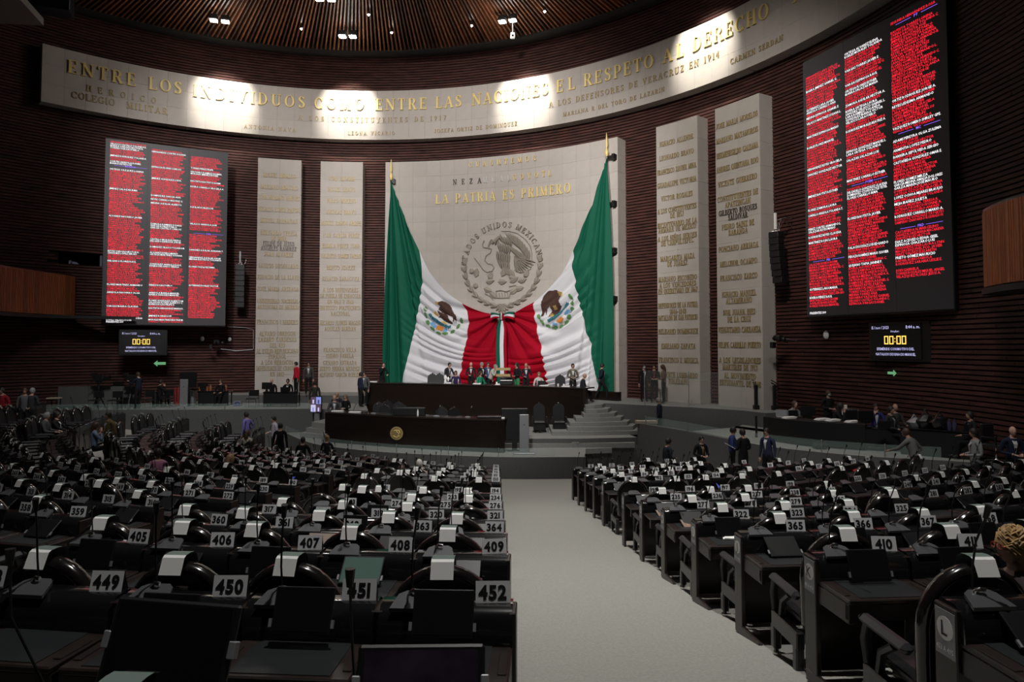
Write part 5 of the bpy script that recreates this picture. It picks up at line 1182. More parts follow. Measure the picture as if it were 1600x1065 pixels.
def in_view(x, y, z):
    v = RM.transposed() @ (Vector((x, y, z))-Vector((0, 0, EYE)))
    if v.z > -.4: return False
    px = 800-v.x/v.z*F; py = CYP+v.y/v.z*F
    return -90 < px < 1690 and py < 1300
def layout():
    for ri, (d, N) in enumerate(ROWS):
        R = math.hypot(.9, CS[1]-d); st = S/R
        # left side
        th = math.asin(max(-1, (.10-CS[0])/R)); k = 0; n = 0; nA = 5 if ri < 4 else (4 if ri < 7 else 4); blk = nA; nb = 0
        while th > R_(-84):
            t = th-st/2; SEATS.append((ri, -1, k, nb, n, t, R, N-k)); k += 1; n += 1; th -= st
            if n >= blk: n = 0; nb += 1; th -= (1.0+(.3 if nb == 1 and ri > 3 else 0))/R; blk = 9 if nb == 1 else 8
        th = math.asin(min(1, (2.40-CS[0])/R)); k = 0; n = 0; blk = 4 if ri < 5 else 5; nb = 0
        while th < R_(75):
            t = th+st/2; SEATS.append((ri, 1, k, nb, n, t, R, N+1+k)); k += 1; n += 1; th += st
            if n >= blk: n = 0; nb += 1; th += 1.0/R; blk = 8
layout()
ROWLET = 'LKJIHGFEDCBA'
ORD = ['first', 'second', 'third', 'fourth', 'fifth', 'sixth', 'seventh', 'eighth', 'ninth', 'tenth', 'eleventh', 'twelfth']
TINT = {408: 'tablet_green', 362: 'tablet_pink'}
used_num = set()
def build_seats():
    cnt = 0
    r2 = random.Random(11)
    for ri, side, k, nb, n, th, R, num in SEATS:
        x, y = CS[0]+R*math.sin(th), CS[1]-R*math.cos(th); cr = R+1.0
        if not free(x, y): continue
        z = floor_z(x, y)
        if not in_view(x, y, z+1.1): continue
        cnt += 1; rz = th
        ok = 0 < num < 500 and num not in used_num
        if ok: used_num.add(num)
        ln = ('numbered %d' % num) if ok else None
        sd = 'left' if side < 0 else 'right'
        place = '%s from the %s aisle edge, %s row from the camera' % (ORD[k] if k < 12 else str(k+1)+'th', sd, ORD[ri])
        dist = math.hypot(x, y); near = dist < 10.5
        loc = Vector((x, y, z))
        side_w = 'left of the aisle' if side < 0 else 'right of the aisle'
        name = '%s%s seat %s, %s row' % (('number %d, ' % num) if ok else '', ordw(k), side_w, ORD[ri])
        t = thing('member_desk', 'dark wooden desk '+name, 'desk', loc, rz, "members' desks")
        if not near:
            bpy.data.objects.remove(t); t = inst('member_desk', PM['far_desk' if r2.random() < .75 else 'far_desk_bare'], None, loc, rz); tag(t, 'dark wooden desk '+name, 'desk', "members' desks")
        else:
            for s in (-1, 1): inst('trim_inlay', PM['trim_inlay'], t, (s*(HW-.035), 0, 0)); inst('side_apron', PM['side_apron'], t, (s*(HW-.02), 0, 0))
            for q in ('desktop', 'desk_pad', 'apron', 'modesty_panel', 'console_ledge', 'voting_device', 'device_lever', 'microphone_stem', 'microphone_head'): inst(q, PM[q], t)
            for s in (-HW, HW): inst('side_panel', PM['side_panel'], t, (s, 0, 0)); inst('foot', PM['foot'], t, (s, 0, 0))
            tb = TINT.get(num) or ('tablet_up' if r2.random() < .45 else 'tablet_low')
            if num in (451, 452): tb = 'tablet_raised'
            if num not in (449,): inst('tablet', PM[tb], t)
        if side > 0 and n == 0 and nb == 0 and dist < 16:
            m = MB(); m.box(-HW-.0245, -HW-.021, -.075, .075, .70, .94); o = m.build('row_plate', silver, t if near else t, smooth=None)
            m = MB(Matrix.Translation((-HW-.0255, 0, .845)) @ Matrix.Rotation(-math.pi/2, 4, 'Y')); m.lathe([(.062, 0), (.062, -.002)], n=20); m.build('row_disc', white, t)
            m = MB(); L = ROWLET[ri]; sans_into(m, L, .075, lambda a, b: (-HW-.0275, -a, .808+b), 0, center=True)
            sans_into(m, '%d A %d' % (num, num+43 if num < 453 else 495), .028, lambda a, b: (-HW-.0275, -a, .725+b), 1, center=True, maxw=.13)
            m.build('row_letter', [ink, white], t, smooth=None)
        # number tent
        if ok or near:
            tt = thing('number_sign', 'white desk sign reading %d, %s seat %s, %s row' % (num, ordw(k), side_w, ORD[ri]), 'sign', loc+Matrix.Rotation(rz, 3, 'Z') @ Vector((.24, .03, .982)), rz+r2.uniform(-.1, .1)+(-.05*side), 'number signs on the desks')
            inst('stand', PM['tent'], tt); inst('card_face', PM['card_face'], tt); digits(num, tt)
        # chair
        crz = rz+r2.uniform(-.06, .06); dy = r2.uniform(-.05, .05)-(.30 if ri == 0 else 0)
        cl = loc+Matrix.Rotation(rz, 3, 'Z') @ Vector((0, dy, 0)); cl.z = floor_z(*(loc+Matrix.Rotation(rz, 3, 'Z') @ Vector((0, dy-.9, 0))).xy)
        if ri == 0: cl.z -= .0
        hi = r2.random() < .12 and ri > 3
        lab = 'black leather chair '+name
        if near:
            c = thing('leather_chair', lab, 'chair', cl, crz, "members' chairs")
            for q in ('backrest', 'back_rim', 'grab_bar', 'bar_plate', 'seat'): inst(q, PM[q], c)
            for s in (-.3, .3):
                inst('armrest', PM['armrest'], c, (s, 0, 0)); inst('arm_frame', PM['arm_frame'], c, (s, 0, 0))
                inst('leg', PM['leg'], c, (s, -.75, 0)); inst('leg', PM['leg'], c, (s, -1.2, 0))
            if ri == 0: c.scale = (1, 1, .93)
        else:
            c = inst('leather_chair', PM['far_chair'], None, cl+Vector((0, 0, .1 if hi else 0)), crz); tag(c, lab, 'chair', "members' chairs")
        if r2.random() < .93: inst('headrest_card', PM['headrest_card'], c)
    print('SEATS', cnt)
build_seats()
# the row nearest the camera: only its tablets reach into the picture
def nearest_row():
    d = 2.06; R = math.hypot(.9, CS[1]-d)
    irid = mat('iridescent_screen', (.03, .02, .035), .12, noise=.8, nscale=6)
    for k in range(3):
        th = math.asin((.10-CS[0])/R)-(k+.5)*S/R; x, y = CS[0]+R*math.sin(th), CS[1]-R*math.cos(th); z = floor_z(x, y)
        t = thing('member_desk', ['desk at the bottom edge of the picture, nearest the aisle', 'desk at the bottom edge of the picture, second from the aisle', 'desk at the bottom edge of the picture, third from the aisle'][k], 'desk', (x, y, z), th, "members' desks")
        for q in ('desktop', 'desk_pad', 'modesty_panel', 'console_ledge', 'voting_device'): inst(q, PM[q], t)
        for s in (-HW, HW): inst('side_panel', PM['side_panel'], t, (s, 0, 0))
    for px, py, d, wd, hh, tl, l, rz, mm in [(660, 1006, 2.0, .36, .26, -24, 'large dark tablet with coloured reflections at the bottom edge, near the aisle', 0, irid), (282, 938, 2.25, .44, .34, -22, 'large dark tablet at the bottom left', R_(-12), gloss)]:
        top = P(px, py, d); t = thing('tablet', l, 'tablet', top, rz)
        M = Matrix.Rotation(R_(tl), 4, 'X'); m = MB(M); m.box(-wd/2, wd/2, -.012, .012, -hh, 0, c=.008); m.build('casing', plast, t)
        m = MB(M); m.box(-wd/2+.02, wd/2-.02, -.0135, -.0125, -hh+.015, -.015); m.build('display', mm, t)
        m = MB(M); 
        for s in (-1, 1): m.box(s*wd/2-.012, s*wd/2+.012, -.016, .014, -hh*.45, -hh*.3, c=.003)
        m.build('clamp', silver, t)
        m = MB(); m.tube([(0, .06, -hh*.6), (0, .12, -hh-.15)], .02); m.build('stand', plast, t)
    for px, py, d, h, l in [(16, 857, 2.6, .55, 'thin gooseneck microphone standing at the far left edge'), (547, 888, 2.35, .5, 'thin gooseneck microphone in front of sign 451')]:
        a = P(px, py, d); t = thing('gooseneck_microphone', l, 'microphone', a); m = MB(); m.tube([(0, 0, -.05), (.01, 0, -.25), (.02 if px > 100 else .14, .03, -h)], .005, 6); m.build('stem', plast, t); m = MB(); m.tube([(0, 0, -.06), (0, 0, 0)], [.012, .018]); m.build('head', plast, t)
nearest_row()
# odds and ends on desks
def desk_items():
    seat = {q[7]: q for q in SEATS if q[1] < 0 or True}
    def on(num, dx=0, dy=-.28, dz=.82):
        ri, side, k, nb, n, th, R, _ = seat[num]; x, y = CS[0]+R*math.sin(th), CS[1]-R*math.cos(th)
        return Vector((x, y, floor_z(x, y)))+Matrix.Rotation(th, 3, 'Z') @ Vector((dx, dy, dz)), th
    cols = {'red': (.5, .02, .04), 'orange': (.6, .32, .1), 'floral': (.28, .19, .15), 'cream': (.55, .5, .36), 'blue': (.08, .12, .5), 'teal': (.02, .2, .22)}
    for num, c, l in [(235, 'floral', 'pale patterned screen standing on a desk near the aisle'), (277, 'floral', 'pink patterned tablet on desk 277'), (278, 'cream', 'cream patterned paper on desk 278'), (321, 'orange', 'orange folder beside the sign 276 column'), (323, 'red', 'small red folder on desk 323'), (159, 'red', 'red and blue leaflet on a far right desk'), (154, 'blue', 'small blue screen on a far desk near the stage'),
                      (404, 'cream', 'open colourful newspaper on the desk at the left edge'), (142, 'red', 'red folder on a far left desk'), (139, 'red', 'second red folder on a far left desk'), (145, 'blue', 'blue leaflet on a far left desk'), (188, 'teal', 'teal screen on desk 188')]:
        if num not in seat: continue
        p, th = on(num); mm = mat('item_'+c, cols[c], .95, noise=.5, nscale=25, spec=.05)
        m = MB(Matrix.Rotation(R_(28), 4, 'X')); m.box(-.17, .17, -.12, .12, 0, .012, c=.003); tag(m.build('folder' if c in ('red', 'orange') else 'leaflet', mm, loc=p, rz=th+.15), l, 'folder' if c in ('red', 'orange') else 'paper')
    p, th = on(322, 0, -.2); m = MB()
    for k in range(3): m.box(-.08+.01*k, .06, -.1, .1-.01*k, .006*k, .006*k+.005)
    tag(m.build('leaflet', white, loc=p, rz=th-.3), 'small white booklet on desk 322', 'paper')
desk_items()
# ------------------------------------------------------------------ people
HAIRC = {'black': (.012, .009, .008), 'brown': (.05, .025, .014), 'grey': (.22, .22, .22), 'white': (.6, .58, .54), 'blond': (.42, .27, .12), 'light': (.20, .12, .06)}
ARMS = {  # elbow, wrist offsets from the shoulder for the right side (+x); front is +y
 'down': ((.05, -.02, -.29), (.06, .05, -.54)), 'front': ((.07, -.02, -.28), (-.07, .20, -.30)), 'up': ((.08, .10, -.25), (-.02, .20, .06)), 'chin': ((.03, .20, -.24), (-.12, .20, .02)),
 'desk': ((.08, .08, -.27), (.0, .34, -.30)), 'back': ((.10, -.10, -.26), (-.08, -.16, -.38)), 'reach': ((.06, .18, -.2), (.04, .42, -.28)), 'camera': ((.06, .12, -.22), (.0, .38, -.10)), 'hip': ((.2, -.08, -.24), (.04, .06, -.36))}
def body_mesh(pose, arms, lean, female, bald_h=None, turn=0):
    sit = pose == 'sit'; V = []; Ed = []; Rr = []; T = []
    def a(p, r, par=None, t='torso'):
        V.append(Vector(p)); Rr.append(r); T.append(t)
        if par is not None: Ed.append((par, len(V)-1))
        return len(V)-1
    pz = .52 if sit else .94; k = .92 if female else 1
    ln = R_(lean); up = lambda h, f=0: Vector((0, math.sin(ln)*h+f*math.cos(ln), pz+math.cos(ln)*h))
    pel = a((0, 0, pz), .135*(1.02 if female else 1)); wa = a(up(.15), .125*k if not female else .105, pel); ch = a(up(.36), .15*k, wa); nb = a(up(.50), .085, ch); nk = a(up(.57, .01), .05, nb, 'skin')
    shs = []
    for s, am in ((-1, arms[0]), (1, arms[1])):
        b = up(.465); sh = a((s*.185*k, b.y, b.z), .066*k, nb); e, w_ = ARMS[am]; el = a((s*(.185*k+e[0]), b.y+e[1], b.z+e[2]), .048*k, sh); wr = a((s*(.185*k+w_[0]), b.y+w_[1], b.z+w_[2]), .031, el, 'cuff')
        d = (V[wr]-V[el]).normalized(); hd = a(V[wr]+d*.07, .03, wr, 'skin'); shs.append((V[wr], d, s))
    for i, s in enumerate((-1, 1)):
        hp = a((s*.095, .0, pz-.06), .095, pel, 'leg')
        if sit: kn = a((s*.11, .40, .50), .068, hp, 'leg'); an = a((s*.11, .42, .10), .045, kn, 'leg')
        elif pose == 'walk': kn = a((s*.09, .18*s+.06, .49), .068, hp, 'leg'); an = a((s*.09, .28*s-.06, .09), .043, kn, 'leg')
        else: kn = a((s*.11, .02, .49), .066, hp, 'leg'); an = a((s*.12, 0, .09), .043, kn, 'leg')
        a(V[an]+Vector((0, .15, -.04)), .035, an, 'shoe')
    me = bpy.data.meshes.new('sk'); me.from_pydata([tuple(v) for v in V], Ed, []); ob = bpy.data.objects.new('sk', me); COL.objects.link(ob)
    md = ob.modifiers.new('skin', 'SKIN'); md.use_smooth_shade = True
    if not me.skin_vertices: pass
    for i, sv in enumerate(me.skin_vertices[0].data): sv.radius = (Rr[i], Rr[i]); sv.use_root = (i == 0)
    ob.modifiers.new('ss', 'SUBSURF').levels = 1
    return ob, V, T, Ed, shs, up, nk
def head_geo(m, c, tilt, yaw, female):
    """head with brow, nose, chin, ears as one shell; returns transform"""
    M = Matrix.Translation(c) @ Matrix.Rotation(yaw, 4, 'Z') @ Matrix.Rotation(-tilt, 4, 'X'); n, h = 16, 11; vs = []; fs = []
    for i in range(h+1):
        v = i/h; z = -math.cos(math.pi*v)*.118; r = max(.004, math.sin(math.pi*v))
        for k in range(n):
            q = 2*math.pi*k/n; x = math.cos(q)*.074*r; y = math.sin(q)*.094*r
            if z < 0: x *= 1+z*2.0; y *= 1+z*(.4 if y > 0 else 2.6)
            f = max(0, math.sin(q))
            if f > .97 and -.05 < z < .03: y += .018*(1-abs(z+.012)/.06)
            if f > .97 and -.085 < z < -.05: y += .005
            if abs(math.cos(q)) > .97 and abs(z) < .035: x *= 1.16
            vs.append(M @ Vector((x, y, z)))
    for i in range(h):
        for k in range(n): fs.append((i*n+k, i*n+(k+1) % n, (i+1)*n+(k+1) % n, (i+1)*n+k))
    m.add(vs, fs); return M
def hand(m, w_, d, s):
    d = d.normalized(); side = d.cross(Vector((0, 0, 1)) if abs(d.z) < .9 else Vector((0, 1, 0))).normalized(); up = side.cross(d)
    m.tube([w_, w_+d*.045, w_+d*.09], [.027, .038, .034], 8, flat=.5)
    for i, L in enumerate((.066, .076, .072, .055)):
        b = w_+d*.085+side*(i-1.5)*.018; m.tube([b, b+d*L*.5-up*.004, b+d*L-up*.02], [.009, .0085, .0065], 5)
    b = w_+d*.03+side*(-.03)*s; m.tube([b, b+d*.03-side*.02*s, b+d*.065-side*.022*s], [.011, .010, .008], 5)
PEND = []
def person(label, loc, face, pose='stand', arms=('down', 'down'), top=(.015, .016, .02), pants=(.012, .012, .014), hair='black', style='short', female=False, lean=0, tie=None, shirt=None, scale=1.0, look=0, nod=0, sk=None, mask=False, glasses=False, group=None):
    PEND.append(dict(label=label, loc=Vector(loc), face=face, pose=pose, arms=arms, top=top, pants=pants, hair=hair, style=style, female=female, lean=lean, tie=tie, shirt=shirt, scale=scale, look=look, nod=nod, sk=sk, mask=mask, glasses=glasses, group=group))
def flush_people():
    global PEND
    for p in PEND: p['b'] = body_mesh(p['pose'], p['arms'], p['lean'], p['female'])
    dg = bpy.context.evaluated_depsgraph_get(); dg.update()
    for p in PEND:
        ob, V, T, Ed, shs, up, nk = p['b']; me = bpy.data.meshes.new_from_object(ob.evaluated_get(dg)); bpy.data.objects.remove(ob)
        t = thing('person', p['label'], 'person', p['loc'], p['face'], p['group']); t.scale = (p['scale'],)*3
        m = MB(); m.v = [tuple(v.co) for v in me.vertices]; m.f = [tuple(q.vertices) for q in me.polygons]
        segs = [(V[a], V[b], T[b]) for a, b in Ed]; mi = {'torso': 0, 'cuff': 0, 'skin': 1, 'leg': 2, 'shoe': 3}; cl = bool(p.get('bare'))
        for q in me.polygons:
            c = q.center; best = (9, 'torso')
            for a, b, tt in segs:
                ab = b-a; u = max(0, min(1, (c-a).dot(ab)/ab.length_squared)); dd = (c-a-ab*u).length
                if tt == 'skin' and u < .25: tt = 'torso' if True else tt
                if dd < best[0]: best = (dd, tt)
            tt = best[1]
            m.m.append(mi[tt])
        hc = up(.70, .035+.02*math.sin(R_(p['nod']))); hb = len(m.f)
        M = head_geo(m, hc, -R_(p['nod']+p['lean']*.6), p['look'], p['female']); m.m[hb:] = [1]*(len(m.f)-hb)
        hb = len(m.f)
        m.tube([up(.50, .0), up(.62, .02)], [.055, .05], 10)
        for w_, d, s in shs: hand(m, w_+d*.02, d, s)
        m.m[hb:] = [1]*(len(m.f)-hb)
        S_ = p['sk'] or skin
        m.build('body', [fab(p['top']), S_, fab(p['pants']), plast], t, smooth=180)
        bpy.data.meshes.remove(me)
        # hair
        if p['style'] != 'bald':
            hm = mat('hair_'+p['hair'], HAIRC[p['hair']], .6, noise=.3, nscale=40); h = MB(M); n = 14; rows = []; long_ = p['style'] in ('long', 'bun', 'wavy')
            for i in range(8):
                v = i/7; row = []
                for k in range(n):
                    q = 2*math.pi*k/n; fr = max(0, math.sin(q)); lim = lerp(.045, -.06 if not long_ else -.10, (1-fr)**.6 if fr > 0 else 1); z = lerp(.128, lim, v); zz = max(-.118, min(.1179, z*.92)); r = math.sqrt(max(0, 1-(zz/.118)**2))
                    if long_: r = max(r, .8) if v > .5 else r
                    row.append((math.cos(q)*(.074*r+.014), math.sin(q)*(.094*r+.014)-.004, z))
                rows.append(row)
            h.grid(rows, wrap=True); h.add(rows[0], [tuple(range(n))])
            if p['style'] == 'long': h.tube([(0, -.075, .03), (0, -.10, -.08), (0, -.10, -.2), (0, -.085, -.30)], [.07, .088, .08, .03], 10, flat=.6)
            if p['style'] == 'bun': h.ball((0, -.11, .06), .045)
            if p['style'] == 'wavy':
                rr = random.Random(5)
                for k in range(150):
                    q = rr.uniform(0, 2*math.pi); e = rr.uniform(-.2, 1.4); c = (math.cos(q)*math.cos(e)*.09, math.sin(q)*math.cos(e)*.106-.012, math.sin(e)*.122)
                    if c[1] > .07 and c[2] < .05: continue
                    tg = Vector((-c[1], c[0], 0)).normalized()*.022; h.tube([Vector(c)*.98-tg*1.6, Vector(c)*1.09-tg*.5+Vector((0, 0, .01)), Vector(c)*1.03+tg*.6-Vector((0, 0, .012)), Vector(c)*1.08+tg*1.6-Vector((0, 0, .03))], [.004, .0085, .008, .003], 6)
            h.build('hair', hm, t, smooth=60)
        e = MB(M)
        for s in (-1, 1): e.ball((s*.03, .083, .012), .011, .007, .006, 8, 5)
        e.build('eyes', eye_m, t)
        e = MB(M); e.tube([(-.022, .092, -.052), (0, .099, -.054), (.022, .092, -.052)], [.003, .006, .003], 6); e.build('mouth', mat('lips', (.30, .11, .09), .5), t)
        if p['glasses']:
            e = MB(M)
            for s in (-1, 1): e.tube([(s*.032+.024*math.cos(a_), .103, .010+.018*math.sin(a_)) for a_ in [k*math.pi/5 for k in range(11)]], .0025, 5); e.tube([(s*.056, .10, .014), (s*.085, .0, .012)], .0025, 5)
            e.build('spectacles', mat('red_frame', (.35, .03, .03), .4), t)
        if p['mask']: e = MB(M); e.ball((0, .045, -.045), .066, .064, .05, 10, 6); e.build('face_mask', mat('mask_blue', (.30, .45, .58), .8), t)
        if p['shirt'] or p['tie']:
            f = .112 if not p['female'] else .1; c_ = MB(); sy = .035
            q = lambda x, h_, g: tuple(up(h_, f+g)+Vector((x, 0, 0)))
            c_.add([q(-.055, .515, -.045), q(.055, .515, -.045), q(.045, .40, .042), q(.0, .16, .025), q(-.045, .40, .042)], [(0, 4, 3, 2, 1)])
            c_.build('shirt_front', fab(p['shirt'] or (.6, .6, .62)), t, smooth=None)
            if p['tie']: c_ = MB(); c_.add([q(-.016, .50, -.02), q(.016, .50, -.02), q(.028, .24, .045), q(0, .2, .045), q(-.028, .24, .045)], [(0, 4, 3, 2, 1)]); c_.build('necktie', fab(p['tie']), t, smooth=None)
PI = math.pi
def up_on(x, yt, d, z=ST): p = P(x, yt, d); return Vector((p.x, p.y, z))
navy = (.016, .022, .05); dark = (.012, .012, .014); grey = (.10, .10, .105); w_ = (.55, .55, .57); lightgrey = (.22, .22, .21)
def people():
    PR = 'people at the long upper desk'
    # behind the upper desk (stage top)
    def at_desk(x, back): 
        i = min(range(len(prfront)), key=lambda k: abs(prfront[k].x-P(x, 600, prfront[k].y).x)); return up_on(x, 600, prfront[i].y+back)
    person('woman in a black top leaning at the far left end of the upper desk', at_desk(597, 1.5), PI+.4, 'stand', ('desk', 'chin'), dark, female=True, style='bun', hair='brown', lean=18, sk=skin2, group=PR)
    person('person in a dark suit bending forward, left of the standing group', at_desk(699, 1.9), PI+.6, 'stand', ('desk', 'desk'), (.03, .03, .034), lean=16, shirt=w_, group=PR)
    person('seated woman in a dark purple jacket at the upper desk', at_desk(712, 1.25), PI, 'sit', ('desk', 'desk'), (.03, .02, .07), female=True, style='bun', hair='brown', nod=12, group=PR)
    person('bald man standing in a dark suit with a red tie', at_desk(736, 2.0), PI, 'stand', ('down', 'front'), (.018, .018, .02), style='bald', shirt=w_, tie=(.5, .02, .03), sk=skin2, group=PR)
    person('grey-haired man standing in a dark suit facing sideways beside the bald man', at_desk(752, 2.2), PI+.8, 'stand', ('front', 'down'), dark, hair='grey', shirt=w_, group=PR)
    person('man in a blue suit standing behind, head above the others', at_desk(762, 2.6), PI+.3, 'stand', ('down', 'down'), (.04, .06, .14), hair='brown', shirt=w_, group=PR)
    person('person in a light grey jacket bending over the upper desk', at_desk(765, 1.35), PI+1.0, 'stand', ('desk', 'chin'), (.42, .42, .38), hair='grey', lean=28, sk=skin2, group=PR)
    person('seated woman with long dark hair in a green top', at_desk(750, 1.2), PI+.8, 'sit', ('desk', 'desk'), (.02, .22, .13), female=True, style='long', hair='brown', group=PR)
    person('seated woman with long dark hair beside the gold plaques', at_desk(796, 1.3), PI-.3, 'sit', ('desk', 'chin'), (.02, .02, .02), female=True, style='long', group=PR)
    person('standing woman in black top and green skirt with long black hair', at_desk(808, 1.9), PI-.9, 'stand', ('front', 'front'), dark, pants=(.04, .22, .09), female=True, style='long', group=PR)
    person('man in a dark suit holding a phone to his ear at the upper desk', at_desk(822, 1.5), PI, 'stand', ('up', 'front'), (.02, .022, .03), style='bald', shirt=w_, tie=(.05, .06, .12), group=PR)
    person('seated person in a white top behind the laptop', at_desk(842, 1.3), PI, 'sit', ('desk', 'desk'), (.52, .50, .48), female=True, hair='light', style='bun', sk=skin2, group=PR)
    person('man in an olive grey suit standing near the right end of the upper desk', at_desk(895, 1.7), PI, 'stand', ('front', 'front'), (.12, .115, .085), shirt=w_, tie=(.1, .1, .12), nod=10, group=PR)
    person('bald man seated at the right end of the upper desk, seen from the side', at_desk(909, .9), PI+1.3, 'sit', ('desk', 'desk'), (.02, .022, .03), style='bald', lean=8, group=PR)
    person('man in a navy suit walking right in front of the green of the flag', up_on(940, 600, 32.6), -1.5, 'walk', ('down', 'back'), (.014, .017, .03), shirt=w_, sk=skin2)
    SR = 'trio by the third stone pillar'
    person('masked man standing in a dark suit by the pillar, leftmost of the trio', up_on(1006, 600, 31.6), PI+.1, 'stand', ('down', 'down'), dark, shirt=w_, mask=True, group=SR)
    person('man with a red tie standing with folded hands, middle of the trio', up_on(1022, 600, 31.0), PI-.2, 'stand', ('front', 'front'), dark, shirt=(.1, .02, .03), tie=(.4, .02, .04), group=SR)
    person('woman with long dark hair in a brown top, rightmost of the trio', up_on(1037, 600, 30.5), 1.2, 'stand', ('front', 'front'), (.13, .07, .055), female=True, style='long', hair='brown', group=SR)
    # left stage
    person('man in a red polo shirt standing in front of the leftmost pillar', up_on(463, 600, 36.0), PI-.8, 'stand', ('down', 'down'), (.50, .015, .03), hair='black')
    person('man in a grey sweater standing between the two left pillars', up_on(482, 600, 36.3), PI+.2, 'stand', ('down', 'down'), (.07, .075, .072), shirt=w_)
    L = 1.73
    person('cameraman in dark clothes behind the television camera', up_on(216, 600, 32.8, LZ), 1.2, 'stand', ('camera', 'camera'), (.015, .02, .04), sk=skin2, hair='brown')
    person('person in black seated left of the red posts', up_on(250, 600, 33.8, LZ), -.9, 'sit', ('desk', 'chin'), dark, female=True, style='short')
    person('woman in black seated behind the bottles', up_on(345, 600, 34.7, LZ), PI, 'sit', ('desk', 'desk'), dark, female=True, style='bun', hair='brown', sk=skin2)
    person('bald man seated behind the monitor at the left table', up_on(425, 600, 34.8, LZ), PI, 'sit', ('desk', 'desk'), dark, style='bald', sk=skin2)
    person('man with glasses seated behind the laptop at the left table', up_on(450, 600, 34.8, LZ), PI, 'sit', ('desk', 'desk'), dark, shirt=w_, glasses=False, nod=14)
    person('man in a navy suit standing at the left end of the upper desk', up_on(563, 600, 33.6, LZ), -1.0, 'stand', ('down', 'down'), navy, shirt=w_, scale=.97)
    person('man in grey behind the navy-suited man at the left end of the desk', up_on(570, 600, 34.4, LZ), PI-.3, 'stand', ('down', 'front'), grey, shirt=w_, scale=.98)
    person('man in dark olive standing on the steps behind the lit screen', up_on(492, 600, 33.2, 1.45), .2, 'stand', ('down', 'down'), (.045, .045, .035), pants=(.05, .05, .04))
    M_ = 1.15
    person('bald man in a grey suit seated at the left end of the front desk', up_on(523, 600, 30.6, M_+.12), PI+.2, 'sit', ('desk', 'desk'), (.07, .075, .085), style='bald', shirt=w_, sk=skin2, scale=1.08)
    person('man seated behind the grey-suited man at the front desk', up_on(527, 600, 31.6, M_+.2), PI, 'sit', ('desk', 'desk'), (.03, .03, .05), style='bald', scale=1.08)
    person('woman with light hair in black at the left end of the front desk', up_on(541, 600, 30.6, M_), PI-.4, 'stand', ('front', 'front'), dark, female=True, style='long', hair='light', scale=.9, sk=skin2)
    # floor, left
    def fl(x, yt, H=1.72): return stand_at(x, yt, H)
    person('man in a navy suit looking up beside the right parapet', up_on(1030, 600, 28.9, 1.0), 1.2, 'stand', ('down', 'down'), (.014, .02, .04), shirt=w_, hair='grey', look=.3, nod=-10, scale=.97)
    person('man in a dark suit standing left of the sloping wall, looking right', fl(1043, 686), -1.3, 'stand', ('down', 'front'), (.018, .022, .034), shirt=w_)
    person('man with a beard in a black suit with a floral scarf facing the hall', fl(1095, 682), PI+.2, 'stand', ('front', 'front'), dark, shirt=(.25, .15, .1), sk=skin2)
    person('man in a blue suit holding white papers', up_on(1143, 600, 21.9, .55), -1.9, 'stand', ('front', 'front'), (.025, .035, .12), shirt=w_, glasses=True)
    person('man in black seen from behind, reading the papers', up_on(1160, 600, 21.3, .55), .4, 'stand', ('front', 'front'), (.008, .008, .009))
    person('grey-haired man in a navy suit standing alone before the press tables', up_on(1198, 600, 20.9, .62), PI-.9, 'stand', ('down', 'down'), (.03, .035, .075), hair='black', shirt=w_, sk=skin2)
    person('man in a grey check jacket bending over, back to the camera', fl(1431, 676, 1.62), .5, 'stand', ('reach', 'hip'), (.14, .14, .14), hair='brown', lean=20, nod=15)
    person('man in a light grey jacket standing in profile on the right', fl(1524, 671), 1.35, 'stand', ('front', 'front'), (.24, .25, .255), pants=(.02, .02, .024), shirt=(.4, .4, .4))
    person('bald man in a navy suit looking at his phone at the right edge', fl(1581, 668), PI-.2, 'stand', ('front', 'front'), (.015, .02, .045), style='bald', shirt=w_, nod=22, sk=skin2)
    person('grey-haired man in a dark suit standing with his back to the camera at the left', fl(50, 606, 1.78), .1, 'stand', ('down', 'front'), (.03, .032, .036), hair='grey', scale=1.02)
    person('man in a grey suit with a hand on his hip behind the grey-haired man', fl(39, 606, 1.76), PI+.5, 'stand', ('hip', 'down'), (.09, .095, .105), hair='brown')
    person('person in a red top standing in shadow at the left edge', fl(4, 612, 1.6), PI, 'stand', ('front', 'front'), (.22, .01, .02))
    person('man in an olive brown jacket standing among the left seats', fl(171, 645), PI-.4, 'stand', ('down', 'front'), (.12, .085, .035), shirt=(.35, .3, .4), tie=(.3, .25, .1))
    person('man in a purple shirt walking across the floor before the left wall', fl(386, 645), 1.3, 'stand', ('down', 'hip'), (.17, .15, .42), shirt=None)
    person('man with a moustache in a white shirt and dark vest', fl(429, 651), -.9+PI, 'stand', ('down', 'front'), (.42, .38, .45), shirt=(.03, .02, .03), sk=skin2)
    person('man in black seen from behind beside the vested man', fl(438, 662), .1, 'stand', ('down', 'down'), (.006, .006, .008))
    def seat(x, yt, H=1.30, **k):
        p = stand_at(x, yt, H); return p
    person('grey-haired man in a grey suit seated in the far left rows', seat(71, 646), -1.3, 'sit', ('desk', 'desk'), (.07, .075, .08), hair='grey', sk=skin2)
    person('man in a dark suit seated beside the grey-haired man, reaching out', seat(88, 645), -1.4, 'sit', ('reach', 'reach'), dark, shirt=w_, sk=skin2)
    person('woman with long dark hair in pale blue seated left of the brown-jacketed man', seat(148, 661), -1.0, 'sit', ('desk', 'chin'), (.16, .22, .32), female=True, style='long', hair='brown')
    person('woman with long hair in cream seated below the purple-shirted man', seat(386, 673), -.2, 'sit', ('desk', 'desk'), (.40, .36, .28), female=True, style='long', hair='brown')
    person('person with a black cap and black clothes seated from behind near the stage', seat(473, 684), 0, 'sit', ('desk', 'desk'), (.008, .008, .01))
